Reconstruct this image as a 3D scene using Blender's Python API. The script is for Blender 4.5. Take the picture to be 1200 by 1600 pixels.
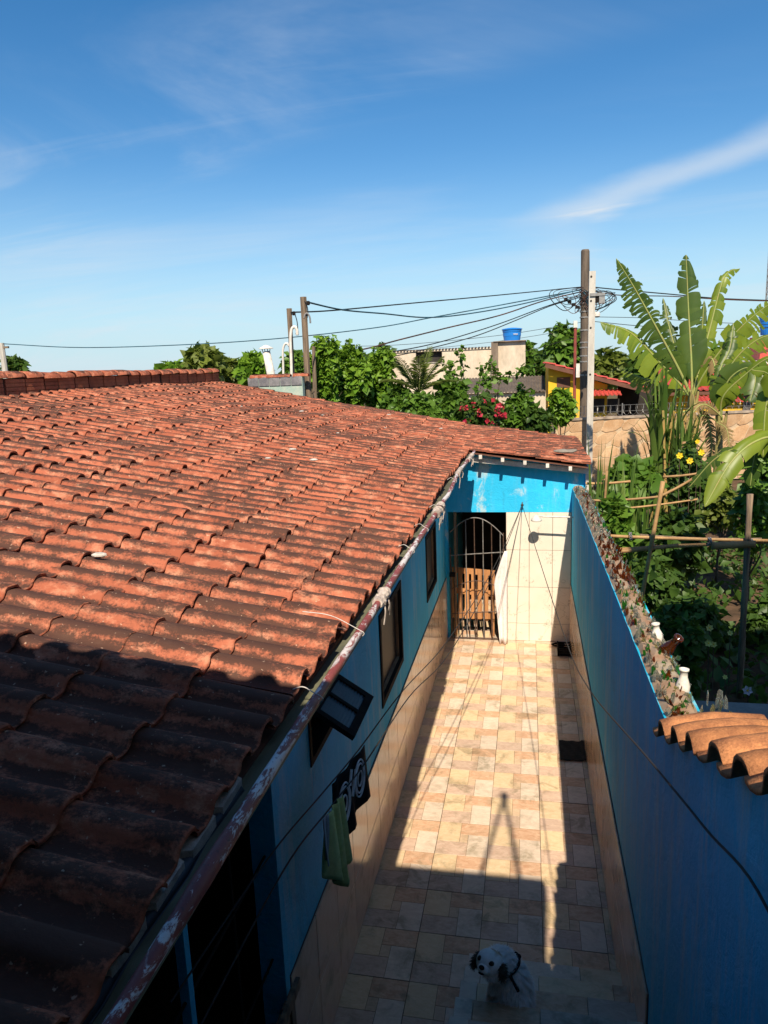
import bpy, bmesh, math, random
import numpy as np
from mathutils import Vector, Matrix, noise as mnoise
for o in list(bpy.data.objects): bpy.data.objects.remove(o)
SC = bpy.context.scene; COL = SC.collection
random.seed(7); RNG = np.random.default_rng(7)

# ---------------------------------------------------------------- camera
F, PITCH, YAW, ROLL, H = 1128.5, 0.1947, 0.2023, -0.0386, 4.113
CAMP = Vector((0, 0, H))
R0 = Vector((math.cos(YAW), math.sin(YAW), 0)); FH = Vector((-math.sin(YAW), math.cos(YAW), 0)); UP = Vector((0, 0, 1))
FW = FH*math.cos(PITCH) - UP*math.sin(PITCH); U0 = FH*math.sin(PITCH) + UP*math.cos(PITCH)
RT = R0*math.cos(ROLL) + U0*math.sin(ROLL); UPV = U0*math.cos(ROLL) - R0*math.sin(ROLL)
cd = bpy.data.cameras.new('camera'); cam = bpy.data.objects.new('camera', cd); COL.objects.link(cam)
m = Matrix.Identity(4)
for i in range(3):
    m[i][0], m[i][1], m[i][2], m[i][3] = RT[i], UPV[i], -FW[i], CAMP[i]
cam.matrix_world = m
cd.sensor_fit = 'HORIZONTAL'; cd.sensor_width = 36; cd.lens = 36*F/1200
cd.clip_start = 0.05; cd.clip_end = 3000
SC.camera = cam
def ray(px, py): return FW + RT*((px-600)/F) - UPV*((py-800)/F)
def onX(px, py, X): r = ray(px, py); return CAMP + r*(X/r.x)
def onY(px, py, Y): r = ray(px, py); return CAMP + r*(Y/r.y)
def onZ(px, py, Z): r = ray(px, py); return CAMP + r*((Z-H)/r.z)

# ---------------------------------------------------------------- sun, sky, exposure
SUND = Vector((-0.12, 0.956, -1.0)).normalized()
EL = math.asin(-SUND.z)
sl = bpy.data.lights.new('sun', 'SUN'); sl.energy = 5.0; sl.angle = math.radians(0.53); sl.color = (1.0, 0.87, 0.70)
so = bpy.data.objects.new('sun', sl); COL.objects.link(so); so.location = (0, -10, 30)
so.rotation_euler = SUND.to_track_quat('-Z', 'Y').to_euler()
W = bpy.data.worlds.new('World'); SC.world = W; W.use_nodes = True
SKY_STRENGTH = 0.087
def build_world():
    nt = W.node_tree; nt.nodes.clear(); N = nt.nodes.new; L = nt.links.new
    out = N('ShaderNodeOutputWorld'); bg = N('ShaderNodeBackground'); bg.inputs[1].default_value = SKY_STRENGTH
    sky = N('ShaderNodeTexSky'); sky.sky_type = 'NISHITA'; sky.sun_disc = False
    sky.sun_elevation = EL; sky.sun_rotation = math.atan2(-SUND.x, -SUND.y)
    sky.air_density = 1.0; sky.dust_density = 0.15; sky.ozone_density = 1.6
    tc = N('ShaderNodeTexCoord'); sep = N('ShaderNodeSeparateXYZ'); L(tc.outputs['Generated'], sep.inputs[0])
    def math_(op, a, b=None, c=None):
        n = N('ShaderNodeMath'); n.operation = op
        for i, v in enumerate((a, b, c)):
            if v is None: continue
            if isinstance(v, (int, float)): n.inputs[i].default_value = v
            else: L(v, n.inputs[i])
        return n.outputs[0]
    zz = math_('ADD', math_('MAXIMUM', sep.outputs[2], 0.0), 0.16)
    u = math_('DIVIDE', sep.outputs[0], zz); v = math_('DIVIDE', sep.outputs[1], zz)
    cmb = N('ShaderNodeCombineXYZ'); L(u, cmb.inputs[0]); L(v, cmb.inputs[1])
    def streak(rot, sx, sy, scale, detail, lo, hi, off):
        mp = N('ShaderNodeMapping'); mp.inputs['Rotation'].default_value = (0, 0, rot); mp.inputs['Scale'].default_value = (sx, sy, 1); mp.inputs['Location'].default_value = off
        L(cmb.outputs[0], mp.inputs[0])
        nz = N('ShaderNodeTexNoise'); nz.inputs['Scale'].default_value = scale; nz.inputs['Detail'].default_value = detail; nz.inputs['Roughness'].default_value = 0.62; nz.inputs['Distortion'].default_value = 0.9
        L(mp.outputs[0], nz.inputs['Vector'])
        mr = N('ShaderNodeMapRange'); mr.inputs[1].default_value = lo; mr.inputs[2].default_value = hi; mr.interpolation_type = 'SMOOTHSTEP'
        L(nz.outputs[0], mr.inputs[0]); return mr.outputs[0]
    s1 = streak(0.5, 0.55, 1.3, 0.75, 7, 0.46, 0.74, (1.3, 4.1, 0))
    s2 = streak(0.25, 0.35, 2.0, 1.1, 8, 0.50, 0.80, (7.3, 0.4, 0))
    big = streak(0.4, 0.5, 0.8, 0.4, 3, 0.42, 0.66, (2.9, 5.5, 0))
    # a broad cirrus sheet thickens toward the horizon
    low = N('ShaderNodeMapRange'); low.inputs[1].default_value = 0.30; low.inputs[2].default_value = 0.02; L(sep.outputs[2], low.inputs[0])
    hz = N('ShaderNodeMapRange'); hz.inputs[1].default_value = 0.27; hz.inputs[2].default_value = -0.02; hz.interpolation_type = 'SMOOTHSTEP'; L(sep.outputs[2], hz.inputs[0])
    msk = math_('MULTIPLY', math_('ADD', math_('MULTIPLY', s1, 0.55), math_('MULTIPLY', s2, 0.28)), big)
    msk = math_('ADD', msk, math_('MULTIPLY', math_('MULTIPLY', low.outputs[0], s1), 0.45))
    # one long feathered wisp
    def lin(ax, ay, c): return math_('ADD', math_('ADD', math_('MULTIPLY', u, ax), math_('MULTIPLY', v, ay)), c)
    wa = lin(0.7303, -0.6832, 2.0177); wp = lin(0.6832, 0.7303, -2.1834)
    wob = N('ShaderNodeTexNoise'); wob.inputs['Scale'].default_value = 1.6; wob.inputs['Detail'].default_value = 6; L(cmb.outputs[0], wob.inputs['Vector'])
    wp = math_('ADD', wp, math_('MULTIPLY', math_('SUBTRACT', wob.outputs[0], 0.5), 0.42))
    def sm(x, a, b_):
        m_ = N('ShaderNodeMapRange'); m_.inputs[1].default_value = a; m_.inputs[2].default_value = b_; m_.interpolation_type = 'SMOOTHSTEP'; L(x, m_.inputs[0]); return m_.outputs[0]
    wisp = math_('MULTIPLY', math_('MULTIPLY', sm(math_('ABSOLUTE', wp), 0.19, 0.0), math_('MULTIPLY', sm(wa, -0.25, 0.35), sm(wa, 4.5, 1.8))), math_('ADD', math_('MULTIPLY', s2, 0.6), 0.30))
    msk = math_('ADD', msk, math_('MULTIPLY', wisp, 1.7))
    # its hooked, fraying head
    hu = math_('MULTIPLY', lin(1, 0, -0.1453), 2.6); hv = lin(0, 1, -3.1477)
    hd = math_('ADD', math_('SQRT', math_('ADD', math_('MULTIPLY', hu, hu), math_('MULTIPLY', hv, hv))), math_('MULTIPLY', math_('SUBTRACT', wob.outputs[0], 0.5), 0.9))
    msk = math_('ADD', msk, math_('MULTIPLY', math_('MULTIPLY', sm(hd, 0.55, 0.0), math_('ADD', math_('MULTIPLY', s2, 0.8), 0.25)), 0.75))
    msk = math_('MINIMUM', msk, 0.85)
    hs = N('ShaderNodeHueSaturation'); hs.inputs['Saturation'].default_value = 1.38; hs.inputs['Value'].default_value = 1.0; L(sky.outputs[0], hs.inputs['Color'])
    hm = N('ShaderNodeMix'); hm.data_type = 'RGBA'; L(math_('MULTIPLY', hz.outputs[0], 0.85), hm.inputs[0]); L(hs.outputs[0], hm.inputs[6]); hm.inputs[7].default_value = (3.5, 5.3, 6.7, 1)
    mix = N('ShaderNodeMix'); mix.data_type = 'RGBA'; L(msk, mix.inputs[0]); L(hm.outputs[2], mix.inputs[6]); mix.inputs[7].default_value = (5.6, 6.1, 6.6, 1)
    L(mix.outputs[2], bg.inputs[0]); L(bg.outputs[0], out.inputs[0])
build_world()
vs = SC.view_settings; vs.view_transform = 'Standard'; vs.look = 'None'; vs.exposure = 0.60; vs.gamma = 1.0; vs.use_curve_mapping = False
SC.render.resolution_x, SC.render.resolution_y = 768, 1024

# ---------------------------------------------------------------- materials
def nodes_of(name):
    mt = bpy.data.materials.new(name); mt.use_nodes = True; nt = mt.node_tree; nt.nodes.clear()
    out = nt.nodes.new('ShaderNodeOutputMaterial'); b = nt.nodes.new('ShaderNodeBsdfPrincipled'); nt.links.new(b.outputs[0], out.inputs[0])
    return mt, nt, b, out
class G:
    """small node-graph helper"""
    def __init__(s, name):
        s.mt, s.nt, s.b, s.out = nodes_of(name); s.pos = s.nt.nodes.new('ShaderNodeNewGeometry').outputs['Position']
    def n(s, t): return s.nt.nodes.new(t)
    def l(s, a, b): s.nt.links.new(a, b)
    def mapv(s, scale=(1, 1, 1), vec=None, rot=(0, 0, 0)):
        m = s.n('ShaderNodeMapping'); m.inputs['Scale'].default_value = scale; m.inputs['Rotation'].default_value = rot; s.l(vec or s.pos, m.inputs[0]); return m.outputs[0]
    def noise(s, scale, detail=4, rough=0.6, vec=None, dist=0.0):
        n = s.n('ShaderNodeTexNoise'); n.inputs['Scale'].default_value = scale; n.inputs['Detail'].default_value = detail; n.inputs['Roughness'].default_value = rough; n.inputs['Distortion'].default_value = dist
        s.l(vec or s.pos, n.inputs['Vector']); return n.outputs[0]
    def rng(s, v, a, b, c=0.0, d=1.0):
        m = s.n('ShaderNodeMapRange'); m.inputs[1].default_value = a; m.inputs[2].default_value = b; m.inputs[3].default_value = c; m.inputs[4].default_value = d; s.l(v, m.inputs[0]); return m.outputs[0]
    def math(s, op, a, b):
        m = s.n('ShaderNodeMath'); m.operation = op
        for i, v in enumerate((a, b)):
            if isinstance(v, (int, float)): m.inputs[i].default_value = v
            else: s.l(v, m.inputs[i])
        return m.outputs[0]
    def mix(s, f, a, b, mode='MIX'):
        m = s.n('ShaderNodeMix'); m.data_type = 'RGBA'; m.blend_type = mode
        for i, v in ((0, f), (6, a), (7, b)):
            if isinstance(v, (int, float)): m.inputs[i].default_value = v
            elif isinstance(v, tuple): m.inputs[i].default_value = v + (1,) if len(v) == 3 else v
            else: s.l(v, m.inputs[i])
        return m.outputs[2]
    def bump(s, h, strength=0.3, dist=0.01):
        b = s.n('ShaderNodeBump'); b.inputs['Strength'].default_value = strength; b.inputs['Distance'].default_value = dist; s.l(h, b.inputs['Height']); s.l(b.outputs[0], s.b.inputs['Normal'])
    def rnd(s):
        return s.n('ShaderNodeObjectInfo').outputs['Random']
    def attr(s, a='rnd'):
        n = s.n('ShaderNodeAttribute'); n.attribute_name = a; return n.outputs['Fac']
    def done(s, col, rough=0.8, spec=0.3, metal=0.0):
        if isinstance(col, tuple): s.b.inputs['Base Color'].default_value = col + (1,)
        else: s.l(col, s.b.inputs['Base Color'])
        if isinstance(rough, (int, float)): s.b.inputs['Roughness'].default_value = rough
        else: s.l(rough, s.b.inputs['Roughness'])
        s.b.inputs['Specular IOR Level'].default_value = spec; s.b.inputs['Metallic'].default_value = metal
        return s.mt
def simple(name, c1, c2=None, scale=6.0, rough=0.8, spec=0.3, bump=0.15, metal=0.0, stretch=(1, 1, 1), lo=0.38, hi=0.64, rand=0.0, fine=0.25):
    g = G(name); v = g.mapv(stretch)
    n1 = g.noise(scale, 5, 0.62, v)
    col = g.mix(g.rng(n1, lo, hi), c1, c2 or tuple(x*0.72 for x in c1))
    n2 = g.noise(scale*9, 3, 0.7, v)
    col = g.mix(fine, col, g.mix(g.rng(n2, 0.3, 0.7), (0.35, 0.35, 0.35), (1.25, 1.25, 1.25)), 'MULTIPLY')
    if rand:
        col = g.mix(1.0, col, g.mix(g.rnd(), (1-rand,)*3, (1+rand*0.6,)*3), 'MULTIPLY')
    if bump: g.bump(n2, bump, 0.006)
    return g.done(col, rough, spec, metal)
def roof_tile_mat(name, per_object):
    g = G(name)
    r = g.rnd() if per_object else g.attr()
    base = g.mix(r, (0.275, 0.080, 0.044), (0.44, 0.145, 0.082))
    n0 = g.noise(0.8, 3, 0.5)
    base = g.mix(g.rng(n0, 0.35, 0.7, 0, 0.55), base, (0.40, 0.130, 0.075))
    n1 = g.noise(13, 6, 0.7, g.mapv((0.6, 1, 1)))
    pale = g.mix(g.rng(n1, 0.50, 0.66, 0, 0.7), base, (0.58, 0.275, 0.170))
    # black lichen: blotches that sit on the crowns of the rolls
    lich = g.noise(6.5, 8, 0.74, g.mapv((0.7, 1.25, 1.25)), 0.5); lich2 = g.noise(30, 4, 0.7)
    sepn = g.n('ShaderNodeSeparateXYZ'); geo = g.n('ShaderNodeNewGeometry'); g.l(geo.outputs['Normal'], sepn.inputs[0])
    crown = g.rng(sepn.outputs[2], 0.50, 0.96, -0.085, 0.105)
    lv = g.math('ADD', g.math('ADD', g.math('ADD', lich, g.math('MULTIPLY', lich2, 0.22)), crown), g.math('MULTIPLY', r, 0.10))
    lv = g.math('ADD', lv, g.math('MULTIPLY', g.rng(n0, 0.3, 0.7, -1, 1), 0.05))
    gr = g.noise(85, 3, 0.8)
    lv = g.math('ADD', lv, g.rng(gr, 0.3, 0.7, -0.07, 0.07))
    col = g.mix(g.rng(lv, 0.575, 0.74, 0, 0.90), pale, (0.050, 0.032, 0.026))
    spots = g.noise(55, 2, 0.5)
    col = g.mix(g.rng(spots, 0.70, 0.74, 0, 0.55), col, (0.60, 0.42, 0.30))
    g.bump(g.noise(45, 5, 0.75), 0.5, 0.006)
    return g.done(col, 0.92, 0.12)
def paint_mat(name, c, dirt, streak=0.5, worn=None, wz=3.0):
    g = G(name)
    s = g.noise(3.2, 7, 0.7, g.mapv((1.6, 1.6, 0.22)))
    n = g.noise(0.9, 4, 0.6)
    col = g.mix(g.rng(n, 0.3, 0.72), tuple(x*0.82 for x in c), tuple(min(1, x*1.15) for x in c))
    col = g.mix(g.math('MULTIPLY', g.rng(s, 0.50, 0.74), streak), col, dirt)
    if worn:
        w = g.noise(2.0, 8, 0.72, g.mapv((1.4, 1.4, 0.8)), 0.6)
        col = g.mix(g.rng(w, 0.55, 0.64, 0, 0.8), col, worn)
    f = g.noise(60, 4, 0.7)
    col = g.mix(0.2, col, g.mix(f, (0.5, 0.5, 0.5), (1.4, 1.4, 1.4)), 'MULTIPLY')
    # dirt splashed up from the floor and damp blotches
    sz = g.n('ShaderNodeSeparateXYZ'); g.l(g.pos, sz.inputs[0])
    bl = g.noise(1.7, 7, 0.75, g.mapv((1, 1, 0.5)), 0.8)
    col = g.mix(g.rng(bl, 0.58, 0.72, 0, 0.55), col, tuple(x*0.45+0.02 for x in c))
    trow = g.noise(5.5, 4, 0.6, g.mapv((1, 1, 1.6)), 1.0)
    col = g.mix(g.rng(trow, 0.35, 0.65, 0, 0.22), col, (0.9, 0.95, 1.0), 'MULTIPLY') if False else col
    g.bump(g.math('ADD', g.noise(38, 5, 0.7), g.math('MULTIPLY', trow, 2.5)), 0.5, 0.008)
    return g.done(col, 0.78, 0.2)
def stone_print(name, c1, c2, sc=11, gloss=None):
    g = G(name)
    v = g.mapv((1.0, 2.2, 1), rot=(0, 0, 0.7))
    n = g.noise(sc, 7, 0.68, v, 1.2); n2 = g.noise(sc*3.3, 4, 0.7, v, 0.4)
    col = g.mix(g.rng(n, 0.36, 0.66), c1, c2)
    col = g.mix(g.rng(n2, 0.58, 0.75, 0, 0.35), col, tuple(x*0.55 for x in c1))
    st = g.noise(1.9, 6, 0.7); sp = g.noise(5.2, 5, 0.7, dist=0.6)
    col = g.mix(g.math('MULTIPLY', g.rng(st, 0.42, 0.58), g.rng(sp, 0.47, 0.62, 0, 0.62)), col, (0.19, 0.155, 0.085))
    col = g.mix(1.0, col, g.mix(g.rnd(), (0.9, 0.9, 0.9), (1.06, 1.05, 1.03)), 'MULTIPLY')
    g.bump(n, 0.12, 0.004)
    return g.done(col, gloss or g.rng(st, 0.3, 0.7, 0.32, 0.6), 0.6 if gloss else 0.4)
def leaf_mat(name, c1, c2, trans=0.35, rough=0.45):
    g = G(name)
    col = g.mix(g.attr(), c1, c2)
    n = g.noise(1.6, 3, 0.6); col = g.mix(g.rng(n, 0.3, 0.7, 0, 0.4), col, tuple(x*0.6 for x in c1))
    mt = g.done(col, rough, 0.35)
    t = g.n('ShaderNodeBsdfTranslucent'); g.l(g.mix(0.5, col, (0.16, 0.26, 0.03)), t.inputs[0])
    ms = g.n('ShaderNodeMixShader'); ms.inputs[0].default_value = trans
    g.l(g.b.outputs[0], ms.inputs[1]); g.l(t.outputs[0], ms.inputs[2]); g.l(ms.outputs[0], g.out.inputs[0])
    return mt
def glass_mat(name, c, rough=0.08, alpha=0.55):
    g = G(name); mt = g.done(c, rough, 0.6)
    g.b.inputs['Transmission Weight'].default_value = 1-alpha; g.b.inputs['IOR'].default_value = 1.45
    return mt
def white_tile_mat():
    g = G('white_wall_tile'); n = g.noise(3, 4)
    col = g.mix(g.rng(n, .35, .75), (0.70, 0.64, 0.54), (0.64, 0.57, 0.47))
    # mildew: ragged tide rings and speckle inside a few patches
    w = g.noise(4.2, 3, .5, dist=.6); ring = g.math('SUBTRACT', 1.0, g.rng(g.math('ABSOLUTE', g.math('SUBTRACT', w, .56), 0), 0, .012)); zone = g.rng(g.noise(1.6, 2, .5), .52, .62, 0, .5)
    sp = g.rng(g.noise(26, 5, .8), .52, .62); z2 = g.rng(g.noise(3.1, 4, .7, g.mapv((1.6, 1, .8))), .54, .64)
    f = g.math('MAXIMUM', g.math('MULTIPLY', ring, zone), g.math('MULTIPLY', sp, z2))
    col = g.mix(g.math('MULTIPLY', f, .9), col, (0.10, 0.075, 0.03))
    return g.done(col, .3, .5)
def peel_pipe():
    g = G('peeling_pipe_paint')
    n = g.noise(26, 7, 0.75, g.mapv((1, 0.3, 1)), 0.8); n2 = g.noise(2.2, 3, 0.6)
    v = g.math('ADD', n, g.rng(n2, 0.35, 0.65, -0.10, 0.10))
    col = g.mix(g.rng(g.noise(9, 4), 0.3, 0.7), (0.16, 0.03, 0.025), (0.27, 0.065, 0.05))
    col = g.mix(g.rng(v, 0.49, 0.54), col, (0.62, 0.58, 0.56))
    col = g.mix(g.rng(g.noise(60, 3), 0.62, 0.7, 0, 0.6), col, (0.03, 0.02, 0.02))
    g.bump(v, 0.5, 0.004); return g.done(col, 0.5, 0.4)

MT = dict(
 tile_obj=roof_tile_mat('weathered_roof_tile', True), tile_mass=roof_tile_mat('weathered_roof_tile_far', False),
 blue_l=paint_mat('blue_paint_house', (0.030, 0.42, 0.64), (0.34, 0.50, 0.55), 0.75),
 blue_e=paint_mat('bright_blue_paint', (0.025, 0.44, 0.74), (0.22, 0.56, 0.72), 0.35, worn=(0.44, 0.56, 0.58)),
 blue_r=paint_mat('blue_paint_boundary', (0.012, 0.42, 0.64), (0.36, 0.50, 0.50), 0.90),
 y_sq=stone_print('tile_print_ochre', (0.64, 0.46, 0.27), (0.73, 0.56, 0.36)),
 o_rect=stone_print('tile_print_orange', (0.53, 0.30, 0.175), (0.69, 0.47, 0.31)),
 c_rect=stone_print('tile_print_cream', (0.71, 0.59, 0.46), (0.59, 0.46, 0.35)),
 m_rect=stone_print('tile_print_mauve', (0.49, 0.335, 0.245), (0.64, 0.48, 0.36)),
 s_sq=stone_print('tile_print_sand', (0.66, 0.49, 0.32), (0.55, 0.38, 0.25)),
 grout=simple('grout', (0.30, 0.20, 0.11), (0.10, 0.07, 0.05), 3),
 grout_d=simple('grout_dark', (0.055, 0.038, 0.026), (0.11, 0.075, 0.05), 3),
 peach=stone_print('glazed_peach_tile', (0.60, 0.42, 0.30), (0.66, 0.48, 0.35), 5, gloss=0.16),
 white_tile=white_tile_mat(),
 plaster=simple('grey_plaster', (0.30, 0.27, 0.23), (0.18, 0.16, 0.13), 3),
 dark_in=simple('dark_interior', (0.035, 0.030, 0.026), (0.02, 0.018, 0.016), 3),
 concrete=simple('concrete', (0.33, 0.30, 0.26), (0.20, 0.18, 0.15), 4, bump=0.4),
 slab=simple('grey_slab_concrete', (0.20, 0.20, 0.20), (0.14, 0.14, 0.145), 2.5, bump=0.4),
 gutter=simple('gutter_zinc_algae', (0.16, 0.16, 0.10), (0.09, 0.092, 0.065), 5, 0.7, bump=0.3, stretch=(1, .35, 1)),
 flashing=simple('bitumen_flashing', (0.055, 0.065, 0.085), (0.03, 0.036, 0.048), 6, 0.5, 0.4),
 mortar_w=simple('white_mortar', (0.62, 0.58, 0.52), (0.40, 0.36, 0.32), 20, bump=0.5),
 pipe=peel_pipe(),
 tape=simple('pale_tape', (0.55, 0.48, 0.42), (0.33, 0.26, 0.22), 30, bump=0.6),
 wire_w=simple('pale_wire', (0.62, 0.58, 0.54), None, 20, 0.5),
 black_m=simple('black_metal', (0.012, 0.011, 0.011), (0.022, 0.018, 0.016), 12, 0.85, 0.08, 0.1),
 iron=simple('rusty_iron', (0.05, 0.032, 0.024), (0.11, 0.06, 0.04), 20, 0.6, 0.4, 0.2),
 iron_l=simple('galvanised_iron', (0.22, 0.21, 0.20), (0.12, 0.11, 0.10), 20, 0.5, 0.4, 0.2),
 trim=simple('tan_window_trim', (0.30, 0.20, 0.12), (0.20, 0.13, 0.08), 8, 0.5),
 pane=simple('dark_window_glass', (0.030, 0.024, 0.020), (0.018, 0.015, 0.014), 2, 0.45, 0.15, 0.0),
 pane_l=simple('ribbed_glass', (0.055, 0.075, 0.09), (0.035, 0.05, 0.06), 3, 0.35, 0.35, 0.0),
 rope=simple('dark_rope', (0.045, 0.040, 0.036), None, 30),
 wood_p=simple('pallet_wood', (0.46, 0.22, 0.085), (0.33, 0.145, 0.055), 5, 0.75, stretch=(6, 6, 0.6), rand=0.25),
 wood_g=simple('weathered_pole_wood', (0.26, 0.19, 0.125), (0.10, 0.075, 0.055), 7, 0.9, stretch=(3, 3, 0.25), bump=0.5),
 cloth_w=simple('white_cloth', (0.72, 0.66, 0.63), (0.62, 0.56, 0.54), 4, 0.9, 0.1, 0.1),
 cloth_b=simple('black_cloth', (0.014, 0.014, 0.016), None, 8, 0.9, 0.1),
 cloth_g=simple('green_cloth', (0.58, 0.62, 0.26), (0.46, 0.50, 0.18), 5, 0.9, 0.1),
 cloth_gr=simple('grey_cloth', (0.34, 0.36, 0.38), None, 5, 0.9, 0.1),
 print_w=simple('white_print', (0.85, 0.85, 0.85), None, 8, 0.9, 0.1),
 mat_b=simple('black_rubber_mat', (0.018, 0.017, 0.015), (0.035, 0.03, 0.025), 14, 0.85, 0.2, 0.4),
 brick=simple('hollow_brick_red', (0.46, 0.145, 0.065), (0.30, 0.085, 0.042), 6, bump=0.3, rand=0.25),
 brick_m=simple('blackened_mortar', (0.030, 0.025, 0.022), (0.06, 0.045, 0.035), 8),
 cop_new=simple('new_clay_tile', (0.52, 0.225, 0.095), (0.30, 0.125, 0.06), 14, 0.85, 0.15, 0.6, rand=0.18, fine=0.5),
 teal=simple('teal_plaster', (0.30, 0.42, 0.36), (0.42, 0.48, 0.40), 6),
 zinc=simple('zinc_sheet', (0.30, 0.29, 0.29), (0.15, 0.15, 0.16), 5, 0.5, 0.4, metal=0.2),
 white_p=simple('white_paint', (0.74, 0.71, 0.64), (0.56, 0.52, 0.46), 9, 0.6),
 pole_c=simple('dark_pole_concrete', (0.15, 0.115, 0.085), (0.08, 0.062, 0.048), 3, stretch=(2, 2, 0.3), bump=0.4),
 pole_w=simple('pale_pole_concrete', (0.55, 0.52, 0.46), (0.42, 0.39, 0.34), 3, stretch=(2, 2, 0.3)),
 steel=simple('steel_band', (0.35, 0.34, 0.32), None, 10, 0.45, 0.5, metal=0.5),
 cable=simple('black_cable', (0.016, 0.018, 0.020), None, 10, 0.6),
 cable_b=simple('blue_cable', (0.03, 0.11, 0.16), (0.02, 0.05, 0.07), 2, 0.6),
 cable_r=simple('brown_cable', (0.10, 0.045, 0.03), (0.03, 0.025, 0.025), 2, 0.6),
 stone=simple('wall_stone', (0.56, 0.375, 0.22), (0.45, 0.27, 0.14), 2.2, bump=0.3, rand=0.20),
 stone_j=simple('wall_stone_joint', (0.56, 0.42, 0.27), (0.42, 0.31, 0.2), 3),
 cap=simple('wall_cap', (0.42, 0.34, 0.26), (0.22, 0.17, 0.13), 4),
 yellow=simple('yellow_paint', (0.74, 0.46, 0.025), (0.66, 0.38, 0.02), 2, 0.75, fine=0.1),
 redtile=simple('red_glazed_roof', (0.50, 0.075, 0.055), (0.40, 0.055, 0.04), 2, 0.55, 0.4, rand=0.1),
 fascia=simple('brown_fascia', (0.16, 0.07, 0.045), None, 4),
 render=simple('raw_render', (0.66, 0.56, 0.43), (0.50, 0.41, 0.30), 0.8, bump=0.3, stretch=(1, 1, 0.4)),
 stain=simple('stained_render', (0.17, 0.13, 0.095), (0.34, 0.27, 0.2), 1.4, stretch=(1, 1, 0.3)),
 oldroof=simple('old_dark_roof', (0.085, 0.068, 0.055), (0.14, 0.11, 0.085), 3),
 tank=simple('blue_tank', (0.012, 0.20, 0.62), (0.010, 0.16, 0.52), 2, 0.4, 0.5, 0.0, fine=0.05),
 soil=simple('garden_soil', (0.135, 0.082, 0.050), (0.06, 0.042, 0.028), 2.2, 0.95, 0.1, 0.6),
 bamboo=simple('dry_bamboo', (0.44, 0.27, 0.115), (0.30, 0.17, 0.07), 5, 0.6, stretch=(1, 1, 1), rand=0.2),
 bark=simple('bark', (0.115, 0.085, 0.06), (0.06, 0.045, 0.032), 8, 0.9, bump=0.6),
 cane=simple('dry_cane', (0.46, 0.27, 0.09), (0.28, 0.25, 0.07), 5, 0.7),
 banana_stem=simple('banana_stem', (0.30, 0.27, 0.085), (0.17, 0.12, 0.055), 4, 0.6, stretch=(3, 3, 0.4)),
 terracotta=simple('terracotta', (0.48, 0.16, 0.06), None, 4),
 leaf=leaf_mat('leaf_green', (0.060, 0.150, 0.016), (0.15, 0.27, 0.032)),
 leaf_b=leaf_mat('leaf_bright', (0.105, 0.24, 0.018), (0.22, 0.36, 0.032)),
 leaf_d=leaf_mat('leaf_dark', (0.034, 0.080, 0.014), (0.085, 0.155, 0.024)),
 leaf_o=leaf_mat('leaf_olive', (0.10, 0.14, 0.022), (0.20, 0.24, 0.04)),
 grassy=leaf_mat('blade_green', (0.065, 0.13, 0.020), (0.17, 0.25, 0.05), 0.3),
 ban=leaf_mat('banana_leaf', (0.14, 0.22, 0.018), (0.27, 0.34, 0.030), 0.42, 0.38),
 ban_d=leaf_mat('banana_leaf_dark', (0.050, 0.10, 0.020), (0.11, 0.17, 0.028), 0.40, 0.36),
 ban_rib=simple('banana_rib', (0.26, 0.32, 0.09), (0.30, 0.28, 0.09), 4, 0.5),
 dry=leaf_mat('dry_leaf', (0.20, 0.13, 0.05), (0.34, 0.24, 0.10), 0.25, 0.8),
 palm=leaf_mat('palm_leaf', (0.085, 0.125, 0.022), (0.20, 0.24, 0.05), 0.3),
 pink=leaf_mat('bougainvillea_bract', (0.46, 0.02, 0.075), (0.62, 0.04, 0.05), 0.3),
 flower=simple('yellow_petal', (0.80, 0.55, 0.02), None, 10, 0.7, bump=0, fine=0.0),
 flower_p=simple('pale_yellow_petal', (0.72, 0.66, 0.22), None, 10, 0.7, bump=0, fine=0.0),
 flower_w=simple('pale_violet_petal', (0.62, 0.56, 0.66), None, 10, 0.7, bump=0, fine=0.0),
 gl_clear=glass_mat('clear_bottle_glass', (0.58, 0.60, 0.54), 0.06, 0.10), gl_green=glass_mat('green_bottle_glass', (0.04, 0.30, 0.03), 0.06, 0.15), gl_brown=glass_mat('amber_bottle_glass', (0.22, 0.055, 0.010), 0.06, 0.15), gl_yel=glass_mat('pale_bottle_glass', (0.52, 0.50, 0.26), 0.06, 0.10),
 fur=None,
)
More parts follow.
